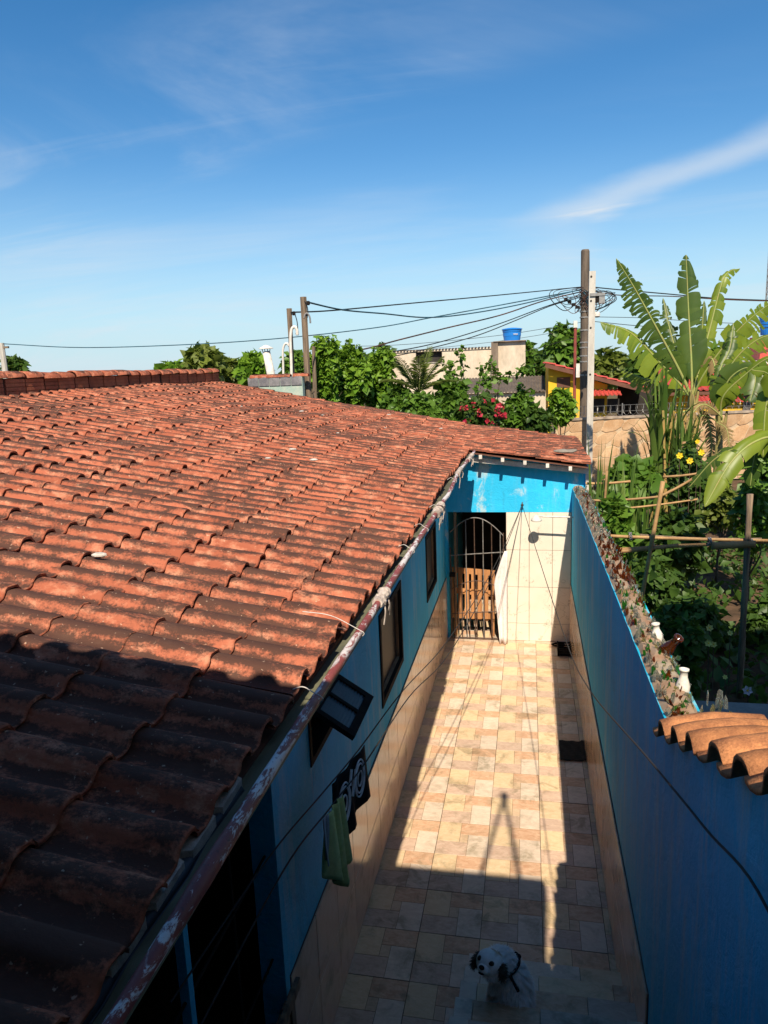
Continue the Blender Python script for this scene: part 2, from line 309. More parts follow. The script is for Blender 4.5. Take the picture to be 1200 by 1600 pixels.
# ---------------------------------------------------------------- geometry helpers
class MB:
    def __init__(s): s.v = []; s.f = []; s.mi = []; s.r = []
    def add(s, vs, fs, mi=0, r=0.5):
        o = len(s.v); s.v += [tuple(x) for x in vs]; s.r += [r]*len(vs)
        for f in fs: s.f.append(tuple(i+o for i in f)); s.mi.append(mi)
    def box(s, x0, x1, y0, y1, z0, z1, mi=0, r=0.5):
        s.add([(x0,y0,z0),(x1,y0,z0),(x1,y1,z0),(x0,y1,z0),(x0,y0,z1),(x1,y0,z1),(x1,y1,z1),(x0,y1,z1)],
              [(0,3,2,1),(4,5,6,7),(0,1,5,4),(1,2,6,5),(2,3,7,6),(3,0,4,7)], mi, r)
    def slab(s, x0, x1, y0, y1, z0, z1, b=0.004, mi=0):
        """box with chamfered top edges"""
        s.add([(x0,y0,z0),(x1,y0,z0),(x1,y1,z0),(x0,y1,z0),(x0,y0,z1-b),(x1,y0,z1-b),(x1,y1,z1-b),(x0,y1,z1-b),
               (x0+b,y0+b,z1),(x1-b,y0+b,z1),(x1-b,y1-b,z1),(x0+b,y1-b,z1)],
              [(0,3,2,1),(0,1,5,4),(1,2,6,5),(2,3,7,6),(3,0,4,7),(4,5,9,8),(5,6,10,9),(6,7,11,10),(7,4,8,11),(8,9,10,11)], mi)
    def beam(s, a, b, w, h=None, up=(0, 0, 1), mi=0):
        a = Vector(a); b = Vector(b); h = h or w; d = (b-a).normalized(); u = Vector(up)
        if abs(d.dot(u)) > 0.95: u = Vector((0, 1, 0))
        sd = d.cross(u).normalized()*w/2; uu = sd.cross(d).normalized()*h/2
        vs = [a-sd-uu, a+sd-uu, a+sd+uu, a-sd+uu, b-sd-uu, b+sd-uu, b+sd+uu, b-sd+uu]
        s.add(vs, [(0,3,2,1),(4,5,6,7),(0,1,5,4),(1,2,6,5),(2,3,7,6),(3,0,4,7)], mi)
    def tube(s, pts, rad, n=8, cap=True, mi=0, r=0.5):
        pts = [Vector(p) for p in pts]; k = len(pts)
        rad = [rad]*k if isinstance(rad, (int, float)) else list(rad)
        vs = []; fs = []; prev = None
        for i, p in enumerate(pts):
            d = (pts[min(i+1, k-1)]-pts[max(i-1, 0)])
            if d.length < 1e-9: d = Vector((0, 0, 1))
            d.normalize()
            if prev is None:
                prev = d.orthogonal().normalized()
            u = (prev-d*prev.dot(d))
            if u.length < 1e-6: u = d.orthogonal()
            u.normalize(); prev = u; w = d.cross(u)
            for j in range(n):
                a = 2*math.pi*j/n; vs.append(p+(u*math.cos(a)+w*math.sin(a))*rad[i])
        for i in range(k-1):
            for j in range(n):
                fs.append((i*n+j, i*n+(j+1) % n, (i+1)*n+(j+1) % n, (i+1)*n+j))
        if cap: fs.append(tuple(range(n-1, -1, -1))); fs.append(tuple((k-1)*n+j for j in range(n)))
        s.add(vs, fs, mi, r)
    def lathe(s, c, prof, n=16, mi=0, axis=None):
        c = Vector(c); ax = Vector(axis or (0, 0, 1)).normalized(); u = ax.orthogonal().normalized(); w = ax.cross(u); vs = []; fs = []
        for (r, z) in prof:
            for j in range(n):
                a = 2*math.pi*j/n; vs.append(c+ax*z+(u*math.cos(a)+w*math.sin(a))*r)
        k = len(prof)
        for i in range(k-1):
            for j in range(n): fs.append((i*n+j, i*n+(j+1) % n, (i+1)*n+(j+1) % n, (i+1)*n+j))
        fs.append(tuple(range(n-1, -1, -1))); fs.append(tuple((k-1)*n+j for j in range(n)))
        s.add(vs, fs, mi)
    def ball(s, c, r, n=10, m=7, mi=0):
        r = (r, r, r) if isinstance(r, (int, float)) else r; vs = []; fs = []
        for i in range(m+1):
            th = math.pi*i/m
            for j in range(n):
                a = 2*math.pi*j/n; vs.append((c[0]+r[0]*math.sin(th)*math.cos(a), c[1]+r[1]*math.sin(th)*math.sin(a), c[2]+r[2]*math.cos(th)))
        for i in range(m):
            for j in range(n): fs.append((i*n+j, (i+1)*n+j, (i+1)*n+(j+1) % n, i*n+(j+1) % n))
        s.add(vs, fs, mi)
    def mesh(s, name, mats, smooth=False, rnd=False):
        me = bpy.data.meshes.new(name); me.from_pydata(s.v, [], s.f)
        for mt in (mats if isinstance(mats, (list, tuple)) else [mats]): me.materials.append(mt)
        if any(s.mi): me.polygons.foreach_set('material_index', s.mi)
        if rnd:
            a = me.attributes.new('rnd', 'FLOAT', 'POINT'); a.data.foreach_set('value', s.r)
        if smooth: me.polygons.foreach_set('use_smooth', [True]*len(me.polygons))
        me.update(); return me
    def build(s, name, mats, parent=None, smooth=False, rnd=False, **kw):
        return link(name, s.mesh(name, mats, smooth, rnd), parent, **kw)
def link(name, me, parent=None, loc=None, kind=None, label=None, cat=None, group=None, mat=None):
    o = bpy.data.objects.new(name, me); COL.objects.link(o)
    if mat is not None: o.matrix_world = mat
    elif loc is not None: o.location = loc
    if parent is not None:
        o.parent = parent; o.matrix_parent_inverse = Matrix.Translation(-base_of(parent))
    if kind: o['kind'] = kind
    if label: o['label'] = label
    if cat: o['category'] = cat
    if group: o['group'] = group
    return o
BASE = {}
def base_of(o):
    if o.name in BASE: return BASE[o.name]
    return Vector((0, 0, 0))
def thing(name, label, cat, loc=(0, 0, 0), group=None):
    o = bpy.data.objects.new(name, None); COL.objects.link(o); o.location = loc; o.empty_display_size = 0.1
    o['label'] = label; o['category'] = cat
    if group: o['group'] = group
    BASE[o.name] = Vector(loc); return o
def smooth_path(pts, n=6):
    """Catmull-Rom through points"""
    P = [Vector(p) for p in pts]; P = [P[0]*2-P[1]]+P+[P[-1]*2-P[-2]]; out = []
    for i in range(1, len(P)-2):
        a, b, c, d = P[i-1:i+3]
        for k in range(n):
            t = k/n; out.append(0.5*((2*b)+(c-a)*t+(2*a-5*b+4*c-d)*t*t+(3*b-a-3*c+d)*t**3))
    out.append(P[-2]); return out
def shade_auto(o): 
    for p in o.data.polygons: p.use_smooth = True
def rect_wall(mb, a0, a1, z0, z1, holes, emit):
    """split a wall rectangle around rectangular holes; emit(a0,a1,z0,z1)"""
    xs = sorted({a0, a1, *[h[0] for h in holes], *[h[1] for h in holes]})
    for i in range(len(xs)-1):
        l, r = xs[i], xs[i+1]
        if r-l < 1e-6: continue
        cuts = sorted([(h[2], h[3]) for h in holes if h[0] <= l+1e-6 and h[1] >= r-1e-6]); z = z0
        for c0, c1 in cuts:
            if c0 > z+1e-6: emit(l, r, z, c0)
            z = c1
        if z < z1-1e-6: emit(l, r, z, z1)

# ---------------------------------------------------------------- setting: ground
LX, RX, EY = -1.245, 0.605, 10.57
gm = MB(); gm.add([(-900,-900,-0.06),(900,-900,-0.06),(900,1500,-0.06),(-900,1500,-0.06)], [(0,1,2,3)])
gg = G('ground_earth')
gcol = gg.mix(gg.rng(gg.noise(0.5, 6, 0.7), 0.35, 0.65), (0.12, 0.075, 0.045), (0.06, 0.07, 0.025))
gcol = gg.mix(gg.rng(gg.noise(7, 5, 0.7), 0.4, 0.7, 0, 0.6), gcol, (0.20, 0.125, 0.07)); gg.bump(gg.noise(20, 5, 0.7), 0.6, 0.03)
gm.build('ground', gg.done(gcol, 0.95, 0.1), kind='structure')
# garden soil, uneven
sm = MB(); nx, ny = 34, 60; vs = []; fs = []
for j in range(ny+1):
    for i in range(nx+1):
        x = 0.80+i*0.32; y = 4.2+j*0.36
        z = 0.05*mnoise.noise(Vector((x*0.8, y*0.8, 1)))+0.03*mnoise.noise(Vector((x*3, y*3, 4)))+0.0
        vs.append((x, y, z))
for j in range(ny):
    for i in range(nx):
        a = j*(nx+1)+i; fs.append((a, a+1, a+nx+2, a+nx+1))
sm.add(vs, fs); sm.build('garden_soil', MT['soil'], smooth=True, kind='structure')

# ---------------------------------------------------------------- alley floor: every tile an object
fm = MB(); fm.box(LX-0.1, RX+0.06, -0.3, 14.0, -0.10, -0.012); floor = fm.build('alley_floor', MT['grout_d'], kind='structure')
T = 0.45
def floor_tile_mesh(u0, u1, v0, v1):
    """printed stone pattern of five pieces, clipped to the tile piece u0..u1, v0..v1 (v counts away from the far edge)"""
    mb = MB(); g = 0.0016; j = 0.0022
    mb.box(u0+j, u1-j, -v1+j, -v0-j, -0.011, -0.0022, 5)
    for mi, (a0, a1, b0, b1), dz in ((0, (0, .44, 0, .6), 0), (1, (.44, 1, 0, .36), -.0004), (4, (.44, .6, .36, .6), .0003), (2, (.6, 1, .36, 1), .0002), (3, (0, .6, .6, 1), -.0003)):
        a0, a1, b0, b1 = max(a0*T, u0), min(a1*T, u1), max(b0*T, v0), min(b1*T, v1)
        if a1-a0 < 0.012 or b1-b0 < 0.012: continue
        a0 += j if abs(a0-u0) < 1e-6 else g/1; a1 -= j if abs(a1-u1) < 1e-6 else g/1
        b0 += j if abs(b0-v0) < 1e-6 else g/1; b1 -= j if abs(b1-v1) < 1e-6 else g/1
        mb.slab(a0, a1, -b1, -b0, -0.0021, 0.0+dz, 0.0009, mi)
    return mb.mesh('floor_tile', [MT['y_sq'], MT['o_rect'], MT['c_rect'], MT['m_rect'], MT['s_sq'], MT['grout']])
full = floor_tile_mesh(0, T, 0, T); strip = floor_tile_mesh(0, RX-0.548, 0, T); _cache = {}
Y0 = 6.403; X0 = -1.2505
for r in range(-14, 9):
    yt = Y0-r*T+0.0   # far edge of row r+1 is at Y0 - r*T
    for c in range(5):
        x = X0+c*T
        ytop = Y0-r*T
        lim = 12.6 if c < 2 else EY
        if ytop >= lim+T-.01: continue
        v0 = max(0.0, ytop-lim); v1 = T
        ybot = ytop-T
        if c >= 2 and ybot < 4.30:          # the staircase stands here
            if ytop <= 4.30: continue
            v1 = ytop-4.30
        if ybot < 2.6 and c < 2 and r > 8: continue
        key = (c == 4, round(v0, 3), round(v1, 3))
        if key not in _cache:
            _cache[key] = (strip if c == 4 else full) if key[1:] == (0, T) else floor_tile_mesh(0, (RX-0.548) if c == 4 else T, v0, v1)
        t = link('floor_tile', _cache[key], floor)
        t.location = (x+random.uniform(-.001, .001), ytop+random.uniform(-.001, .001), random.uniform(-0.0008, 0.0008)); t.rotation_euler = (random.uniform(-.0018, .0018), random.uniform(-.0018, .0018), random.uniform(-.0015, .0015))

# ---------------------------------------------------------------- the long blue house
house = thing('blue_house', 'long single-storey blue house under a big weathered clay tile roof', 'house', (-3.6, 6.5, 0))
XE, ZE, SL, XR, YV = -0.840, 3.000, 0.2, -6.05, 13.70
def roof_z(x): return ZE+SL*(XE-x)
w2 = (5.66, 6.72, 1.24, 2.08); w1 = (8.50, 9.45, 1.25, 2.09); w3 = (3.66, 4.20, 1.86, 2.26); op = (0.45, 3.075, 0.02, 2.28)
wm = MB(); rect_wall(wm, -0.9, EY+3.0, 0, 2.90, [w1, w2, w3, op], lambda a, b, c, d: wm.box(LX-0.13, LX, a, b, c, d))
wm.build('alley_wall', MT['blue_l'], house)
wm = MB(); wm.box(-6.25, -6.12, -1.4, YV-0.1, 0, 3.95); wm.box(-6.12, LX-0.13, YV-0.25, YV-0.12, 0, 3.0); wm.box(-6.12, LX-0.13, -1.4, -1.27, 0, 3.2); wm.box(-4.2, -4.1, -1.27, YV-0.25, 0, 2.6)
wm.build('outer_wall', MT['plaster'], house)
# wainscot of glazed tiles, two rows
wb = MB(); wb.box(LX, LX+0.006, 3.10, EY, 0, 0.974); wains = wb.build('wainscot', MT['grout_d'], house)
tw, th = 0.45, 0.485
tmb = MB(); tmb.slab(-tw/2+.003, tw/2-.003, -th/2+.003, th/2-.003, 0, 0.008, 0.002); tme = tmb.mesh('wall_tile', MT['peach'])
RY90 = Matrix(((0, 0, 1, 0), (1, 0, 0, 0), (0, 1, 0, 0), (0, 0, 0, 1)))      # tile normal +X, width along Y
def half_tile(w, h, mt): 
    b = MB(); b.slab(-w/2+.003, w/2-.003, -h/2+.003, h/2-.003, 0, 0.008, 0.002); return b.mesh('wall_tile', mt)
y = 3.10
while y < EY-0.02:
    w = min(tw, EY-y)
    for k in range(2):
        me = tme if w > tw-1e-4 else half_tile(w, th, MT['peach'])
        o = link('wall_tile', me, wains, mat=Matrix.Translation((LX+0.0045+random.uniform(0, .0012), y+w/2, 0.002+th*(k+.5))) @ RY90 @ Matrix.Rotation(random.uniform(-.002, .002), 4, 'X'))
    y += w
# windows
def window(y0, y1, z0, z1):
    b = MB(); t = 0.055
    for (a, c, d, e) in ((y0, y1, z0, z0+t), (y0, y1, z1-t, z1), (y0, y0+t, z0+t, z1-t), (y1-t, y1, z0+t, z1-t)): b.box(LX-0.10, LX+0.012, a, c, d, e)
    w = b.build('window', MT['black_m'], house)
    b = MB(); t2 = 0.022; a0, a1, c0, c1 = y0+t, y1-t, z0+t, z1-t
    for (a, c, d, e) in ((a0+.09, a1, c0, c0+t2), (a0+.09, a1, c1-t2, c1), (a0+.09, a0+.09+t2, c0+t2, c1-t2), (a1-t2, a1, c0+t2, c1-t2)): b.box(LX-0.062, LX-0.022, a, c, d, e)
    b.build('sash_trim', MT['trim'], w)
    b = MB(); b.box(LX-0.055, LX-0.045, a0, a1, c0, c1); b.build('pane', MT['pane'], w)
window(*w1); window(*w2)
# propped-open awning window: hinged along its top edge
b = MB(); y0, y1, z0, z1 = w3; t = 0.04
for (a, c, d, e) in ((y0, y1, z0, z0+t), (y0, y1, z1-t, z1), (y0, y0+t, z0+t, z1-t), (y1-t, y1, z0+t, z1-t)): b.box(LX-0.10, LX+0.008, a, c, d, e)
win = b.build('awning_window', MT['black_m'], house)
hz, hx = 2.22, LX+0.015; ang = math.radians(33); ln = 0.30
def sash(v, u, off=0):   # v: along the sash from hinge, u: along Y
    return (hx+v*math.cos(ang)-off*math.sin(ang)*-1*0+off*math.sin(ang), u, hz-v*math.sin(ang)+off*math.cos(ang))
def sash_box(mb, v0, v1, u0, u1, o0, o1):
    vs = [sash(v, u, o) for o in (o0, o1) for (v, u) in ((v0, u0), (v1, u0), (v1, u1), (v0, u1))]
    mb.add(vs, [(0,3,2,1),(4,5,6,7),(0,1,5,4),(1,2,6,5),(2,3,7,6),(3,0,4,7)])
b = MB(); sy0, sy1 = y0+0.005, y1-0.015
for q in ((0, .05, sy0, sy1), (ln-.05, ln, sy0, sy1), (.05, ln-.05, sy0, sy0+.045), (.05, ln-.05, sy1-.05, sy1), (.05, ln-.05, (sy0+sy1)/2-.016, (sy0+sy1)/2+.016)): sash_box(b, *q, -.015, .015)
sa = b.build('sash', MT['black_m'], win)
for u0, u1 in ((sy0+.045, (sy0+sy1)/2-.016), ((sy0+sy1)/2+.016, sy1-.05)):
    b = MB(); sash_box(b, .05, ln-.05, u0, u1, -.004, .002)
    for k in range(9):
        v = .055+k*(ln-.11)/9; sash_box(b, v, v+.010, u0, u1, .002, .007)
    b.build('ribbed_pane', MT['pane_l'], win)
# wide grilled opening near the stairs
gr = MB()
for yy in (3.045,): gr.box(LX-0.12, LX+0.012, yy-.03, yy+.03, 0, 2.28)
gro = gr.build('grille_frame', MT['blue_l'], house)
for yy in (2.17, 1.2): 
    g2 = MB(); g2.box(LX-0.07, LX-0.03, yy-.018, yy+.018, 0, 2.28); g2.build('grille_post', MT['blue_l'], gro)
for yy in (2.62, 1.7, 0.8):
    g2 = MB(); g2.tube([(LX-.05, yy, 0), (LX-.05, yy, 2.28)], .007, 6); g2.build('grille_bar', MT['black_m'], gro)
for zz in (0.55, 1.15, 1.75):
    g2 = MB(); g2.tube([(LX-.05, .45, zz), (LX-.05, 3.05, zz)], .007, 6); g2.build('grille_bar', MT['black_m'], gro)
# little slatted half-gate standing in the opening
hg = thing('half_gate', 'small grey slatted wooden half-gate by the dark grilled opening', 'gate', (LX+0.05, 2.85, 0))
for k in range(6):
    b = MB(); yy = 2.55+k*0.085; b.box(LX+.03, LX+.05, yy, yy+.055, .03, .98+random.uniform(-.01, .01)); b.build('slat', MT['wood_g'], hg)
for z in (.2, .965): b = MB(); b.box(LX+.051, LX+.075, 2.52, 3.06, z, z+.055); b.build('rail', MT['wood_g'], hg)

# ---------------------------------------------------------------- roof: tiles
rd = MB()
rd.add([(XE-.02, -1.4, ZE-.095), (XE-.02, YV-.03, ZE-.095), (XR, YV-.03, roof_z(XR)-.09), (XR, -1.4, roof_z(XR)-.09),
        (XE-.02, -1.4, ZE-.125), (XE-.02, YV-.03, ZE-.125), (XR, YV-.03, roof_z(XR)-.12), (XR, -1.4, roof_z(XR)-.12)], [(0,1,2,3),(7,6,5,4),(0,4,5,1),(1,5,6,2),(2,6,7,3),(3,7,4,0)])
roof = rd.build('roof', MT['fascia'], house)
PW, EXPO, TL = 0.187, 0.345, 0.405
PROF = [(-.004, .010), (.012, .001), (.04, -.003), (.066, .000), (.078, .010), (.086, .030), (.094, .047), (.106, .0555), (.125, .058), (.150, .055), (.167, .046), (.179, .027), (.190, .013)]
HS = .76
def tile_geo(seed):
    rg = random.Random(seed); P = PROF; n = len(P); vs = []; fs = []
    jit = [rg.uniform(-.0012, .0012) for _ in P]
    rows = [(-.02, -.014), (.10, -.003), (.25, .010), (TL-EXPO+EXPO-.014, .0225), (TL-.0, .0205)]
    rows = [(0.0, 0.0), (.13, .005), (.27, .0105), (TL-.012, .0165), (TL, .0135)]
    for ri, (v, h) in enumerate(rows):
        tap = 1.0+0.04*(v/TL-.5)
        for k, (u, z) in enumerate(P):
            e = rg.uniform(-.003, .003) if ri == len(rows)-1 else 0
            vs.append((v+e, .093+(u-.093)*tap, z*HS*(0.93+.1*v/TL)+h+jit[k]))
    R = len(rows)
    for r in range(R-1):
        for k in range(n-1): fs.append((r*n+k, (r+1)*n+k, (r+1)*n+k+1, r*n+k+1))
    o = len(vs)                                            # under side: only start and end rows
    for (v, h) in (rows[0], (TL-.002, .0135)):
        tap = 1.0+0.04*(v/TL-.5)
        for k, (u, z) in enumerate(P): vs.append((v, .093+(u-.093)*tap, z*HS*(0.93+.1*v/TL)+h-.012))
    for k in range(n-1):
        fs.append((o+k, o+k+1, o+n+k+1, o+n+k)); fs.append(((R-1)*n+k, o+n+k, o+n+k+1, (R-1)*n+k+1))
    for k in (0, n-1): fs.append((k, (R-1)*n+k, o+n+k, o+k))
    return vs, fs
VAR = [tile_geo(s) for s in range(6)]; VARM = []
for vs, fs in VAR:
    b = MB(); b.add(vs, fs); VARM.append(b.mesh('roof_tile', MT['tile_obj'], smooth=False))
for me in VARM:
    for p in me.polygons: p.use_smooth = abs(p.normal.x) < 0.7
def sag(x, y): return 0.016*math.sin(y*1.1+x*.6)+0.012*math.sin(y*2.7-x*1.7)
SPOTS = []
a1 = -math.atan(SL)
nrow = int((YV+0.75)/PW); ncou = int((XE-XR)/EXPO)+1
for r in range(nrow):
    yy = YV-PW*(r+1)
    for c in range(ncou):
        xl = XE-c*EXPO*math.cos(a1)                      # lower end of the tile
        SPOTS.append((xl, yy, roof_z(xl)-.052-.0205+sag(xl, yy), SL))
YN = 10.27; SL2 = 0.145
ext0 = len(SPOTS)
for r in range(int((YV-YN)/PW)+1):
    yy = YN+PW*r
    for c in range(5):
        xl = 0.84-c*EXPO
        if xl < XE-.05: continue
        SPOTS.append((xl, yy, ZE-.062+SL2*(XE-xl)+.5*sag(xl, yy)+.022, SL2))
def tile_matrix(sp, rg):
    x, y, z, s = sp; a = math.atan(s)
    Mx = Matrix.Translation((x, y, z)) @ Matrix.Rotation(a, 4, 'Y') @ Matrix.Translation((-TL+rg.uniform(-.012, .012)+(rg.uniform(.01, .035) if rg.random() < .06 else 0), rg.uniform(-.004, .004), rg.uniform(-.004, .004)))
    return Mx @ Matrix.Rotation(rg.gauss(0, .016), 4, 'Z') @ Matrix.Rotation(rg.gauss(0, .006), 4, 'Y') @ Matrix.Rotation(rg.gauss(0, .015), 4, 'X')
def in_view(p):
    d = Vector(p[:3])-CAMP; z = d.dot(FW)
    if z < 0.2: return None
    px = 600+F*d.dot(RT)/z; py = 800-F*d.dot(UPV)/z
    return d.length if (-60 < px < 1260 and -40 < py < 1680) else None
order = sorted([(in_view(s), i) for i, s in enumerate(SPOTS) if in_view(s) is not None]); own = {i for _, i in order[:300]}
mass = MB(); rg = random.Random(3)
VARN = [np.array(v) for v, _ in VAR]
for i, sp in enumerate(SPOTS):
    Mx = tile_matrix(sp, rg); k = rg.randrange(6)
    if i in own: link('roof_tile', VARM[k], roof, mat=Mx)
    else:
        A = np.array(Mx); vv = VARN[k] @ A[:3, :3].T + A[:3, 3]; mass.add(vv.tolist(), VAR[k][1], 0, rg.random())
tm = mass.build('roof_tile_field', MT['tile_mass'], roof, rnd=True, kind='stuff')
for p in tm.data.polygons: p.use_smooth = abs(p.normal.x) < 0.7
# extension deck, rafters, verge
b = MB(); b.add([(XE-.02, YN+.03, ZE-.085), (.80, YN+.03, ZE-.085-SL2*1.63), (.80, YV-.03, ZE-.085-SL2*1.63), (XE-.02, YV-.03, ZE-.085),
                 (XE-.02, YN+.03, ZE-.105), (.80, YN+.03, ZE-.105-SL2*1.63), (.80, YV-.03, ZE-.105-SL2*1.63), (XE-.02, YV-.03, ZE-.105)], [(0,1,2,3),(7,6,5,4),(0,4,5,1),(1,5,6,2),(2,6,7,3),(3,7,4,0)])
b.build('extension_deck', MT['fascia'], roof)
for k in range(5):
    x = -0.68+k*0.31; b = MB(); zt = ZE-.106+SL2*(XE-x); b.box(x-.022, x+.022, YN-.005, YN+1.5, zt-.055, zt); b.build('rafter', MT['white_p'], roof)
b = MB(); b.beam((-.80, 10.44, 2.79), (.82, 10.44, 2.60), .05, .07); b.build('verge_beam', MT['white_p'], roof)
b = MB(); vs = []   # lump of mortar lying on the extension tiles
b.ball((0.50, 10.55, 2.875), (.17, .07, .028), 14, 8); o = b.build('mortar_lump', MT['plaster'], roof, smooth=True)
for v in o.data.vertices: v.co += Vector((0, 0, 1))*0.02*mnoise.noise(v.co*14)
# bedding of white mortar under the eave tiles, then flashing
for k in range(7):
    yy = 0.55+k*0.187*1; b = MB()
    b.add([(XE-.035, yy, ZE-.062), (XE-.0, yy+.02, ZE-.070), (XE-.0, yy+.16, ZE-.066), (XE-.035, yy+.17, ZE-.058), (XE-.03, yy, ZE-.1), (XE+.0, yy+.02, ZE-.1), (XE+.0, yy+.16, ZE-.1), (XE-.03, yy+.17, ZE-.1)], [(0,1,2,3),(7,6,5,4),(0,4,5,1),(1,5,6,2),(2,6,7,3),(3,7,4,0)]); b.build('mortar_bedding', MT['mortar_w'], roof)
# ---------------------------------------------------------------- gutter
GX0, GX1, GZ = -0.925, -0.765, 2.885
b = MB(); ys = [i*0.5 for i in range(0, 21)]; prof = [(GX0, GZ+.045), (GX0+.004, GZ+.008), (GX1-.02, GZ), (GX1-.004, GZ+.012), (GX1, GZ+.040), (GX1+.004, GZ+.040), (GX1, GZ+.006), (GX1-.02, GZ-.006), (GX0, GZ+.002), (GX0-.004, GZ+.045)]
vs = []; fs = []
for y in ys:
    y = -0.3+y*1.045
    for (x, z) in prof: vs.append((x+.006*math.sin(y*1.3), y, z+.010*math.sin(y*.8+1)-.006*math.sin(y*2.3)))
n = len(prof)
for i in range(len(ys)-1):
    for k in range(n): fs.append((i*n+k, i*n+(k+1) % n, (i+1)*n+(k+1) % n, (i+1)*n+k))
b.add(vs, fs); gut = b.build('gutter', MT['gutter'], house)
def gut_pt(y, dx=0, dz=0): return Vector((GX1+.002+dx+.006*math.sin(y*1.3)+(.012*math.sin(y*2.1) if y > 6.5 else 0), y, GZ+.052+dz+.010*math.sin(y*.8+1)-.006*math.sin(y*2.3)))
b = MB(); yy = [-.3+i*.13 for i in range(81)]; b.tube([gut_pt(y) for y in yy], [.0185+.0015*math.sin(i*1.7)+(.006 if i in (13, 14) else 0) for i in range(81)], 12); b.build('edge_pipe', MT['pipe'], gut, smooth=True)
b = MB()   # strip of bitumen flashing lying along the eave on the near stretch
vs = []; fs = []
for i in range(14):
    y = 0.2+i*.125; wv = .006*math.sin(i*2.1)
    vs += [(XE-.055, y, ZE-.083), (XE-.005+wv, y, ZE-.086), (XE+.012+wv, y, ZE-.112), (XE+.004+wv, y, GZ+.012)]
for i in range(13):
    for k in range(3): fs.append((i*4+k, i*4+k+1, (i+1)*4+k+1, (i+1)*4+k))
b.add(vs, fs); o = b.build('flashing_strip', MT['flashing'], gut, smooth=True); md = o.modifiers.new('s', 'SOLIDIFY'); md.thickness = .004
for (y, l, s) in ((3.6, .22, 1), (5.9, .2, 1.2), (6.15, .1, 1.2), (8.1, .5, .9), (9.4, .5, .9)):
    b = MB(); k = 12; b.tube([gut_pt(y+l*(i/k-.5), random.uniform(-.006, .006), random.uniform(-.006, .008)) for i in range(k+1)], [(.020+random.uniform(.004, .014))*s for i in range(k+1)], 9); b.build('tape_wrap', MT['tape'], gut)
    for q in range(3):
        p = gut_pt(y+random.uniform(-l/2, l/2)); b = MB(); b.tube(smooth_path([p+Vector((.015, 0, -.01)), p+Vector((.03, random.uniform(-.02, .02), -.05)), p+Vector((.02, random.uniform(-.04, .04), -.09-random.random()*.06))], 4), .004, 5); b.build('tape_end', MT['tape'], gut)
for y, dx in ((3.05, .26), (2.35, .11), (4.55, .10), (5.2, .09), (6.0, .08), (7.4, .07)):
    p = gut_pt(y); q = p+Vector((-dx, random.uniform(-.02, .06), .10 if dx > .2 else .02)); b = MB()
    b.tube(smooth_path([q, (p+q)/2+Vector((0, .01, .03)), p+Vector((-.01, 0, .026)), p+Vector((.026, .004, 0)), p+Vector((.0, .008, -.026))], 5), .0022, 5); b.build('wire_tie', MT['wire_w'], gut)

# ---------------------------------------------------------------- end wall, doorway, white tiles
b = MB(); DX0, DX1, DZ = -1.20, -0.335, 1.985
rect_wall(b, LX, RX+.16, 0, 2.60, [(DX0, DX1, -.01, DZ)], lambda a, c, d, e: b.box(a, c, EY, EY+.14, d, e))
b.add([(LX, EY, 2.60), (.82, EY, 2.60), (.82, EY+.14, 2.60), (LX, EY+.14, 2.60), (LX, EY, 2.90), (.82, EY, 2.66), (.82, EY+.14, 2.66), (LX, EY+.14, 2.90)], [(0,3,2,1),(4,5,6,7),(0,1,5,4),(1,2,6,5),(2,3,7,6),(3,0,4,7)])
endw = b.build('end_wall', MT['blue_e'], house)
b = MB(); b.box(.74, .80, EY+.14, YV-.1, 0, 2.62); b.build('side_wall', MT['blue_e'], house)
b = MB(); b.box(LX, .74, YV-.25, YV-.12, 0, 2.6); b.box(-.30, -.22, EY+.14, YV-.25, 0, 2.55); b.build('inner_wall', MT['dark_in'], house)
b = MB(); b.box(DX1, RX, EY-.006, EY-.0005, 0, DZ); tb = b.build('tile_bed', MT['grout'], house)
zs = [0.0, .275, .845, 1.415, DZ]; xs = [DX1, 0.0, .335, RX-.004]
RX90 = Matrix(((1, 0, 0, 0), (0, 0, -1, 0), (0, 1, 0, 0), (0, 0, 0, 1)))     # tile normal -Y
for i in range(3):
    for k in range(4):
        w, h = xs[i+1]-xs[i], zs[k+1]-zs[k]
        link('white_tile', half_tile(w, h, MT['white_tile']), tb, mat=Matrix.Translation(((xs[i]+xs[i+1])/2, EY-.004-random.uniform(0, .001), (zs[k]+zs[k+1])/2)) @ RX90)
# mildew stains: thin crusts along some joints
# gate: arched iron bars
gt = MB(); gy = EY-.045; gx0, gx1 = -1.165, -0.375
gt.tube([(gx0, gy, .03), (gx1, gy, .03)], .011, 6); gt.tube([(gx0, gy, .03), (gx0, gy, 1.45)], .012, 6); gt.tube([(gx1, gy, .03), (gx1, gy, 1.68)], .009, 6)
gate = gt.build('gate_frame', MT['iron'], house)
def arch(x): t = (x-gx0)/(gx1-gx0); return 1.55+.36*math.sin(math.pi*(.12+.80*t)) if True else 0
b = MB(); b.tube([(gx0+(gx1-gx0)*i/16, gy, arch(gx0+(gx1-gx0)*i/16)) for i in range(17)], .008, 6); b.build('arch_rail', MT['iron_l'], gate)
for z, mt in ((1.36, 'iron_l'), (.44, 'iron')):
    b = MB(); b.tube([(gx0, gy-.004, z-.03), (gx1, gy-.004, z+.03)], .008, 6); b.build('rail', MT[mt], gate)
b = MB(); b.tube([(gx0+(gx1-gx0)*i/12, gy-.004, .80+.14*math.sin(math.pi*i/12)) for i in range(13)], .007, 6); b.build('rail', MT['iron'], gate)
for i in range(6):
    x = gx0+.11+i*(gx1-gx0-.13)/5.2; b = MB(); b.tube([(x, gy, .03), (x, gy, arch(x))], .0075, 6); b.build('bar', MT['iron_l'] if i % 2 else MT['iron'], gate)
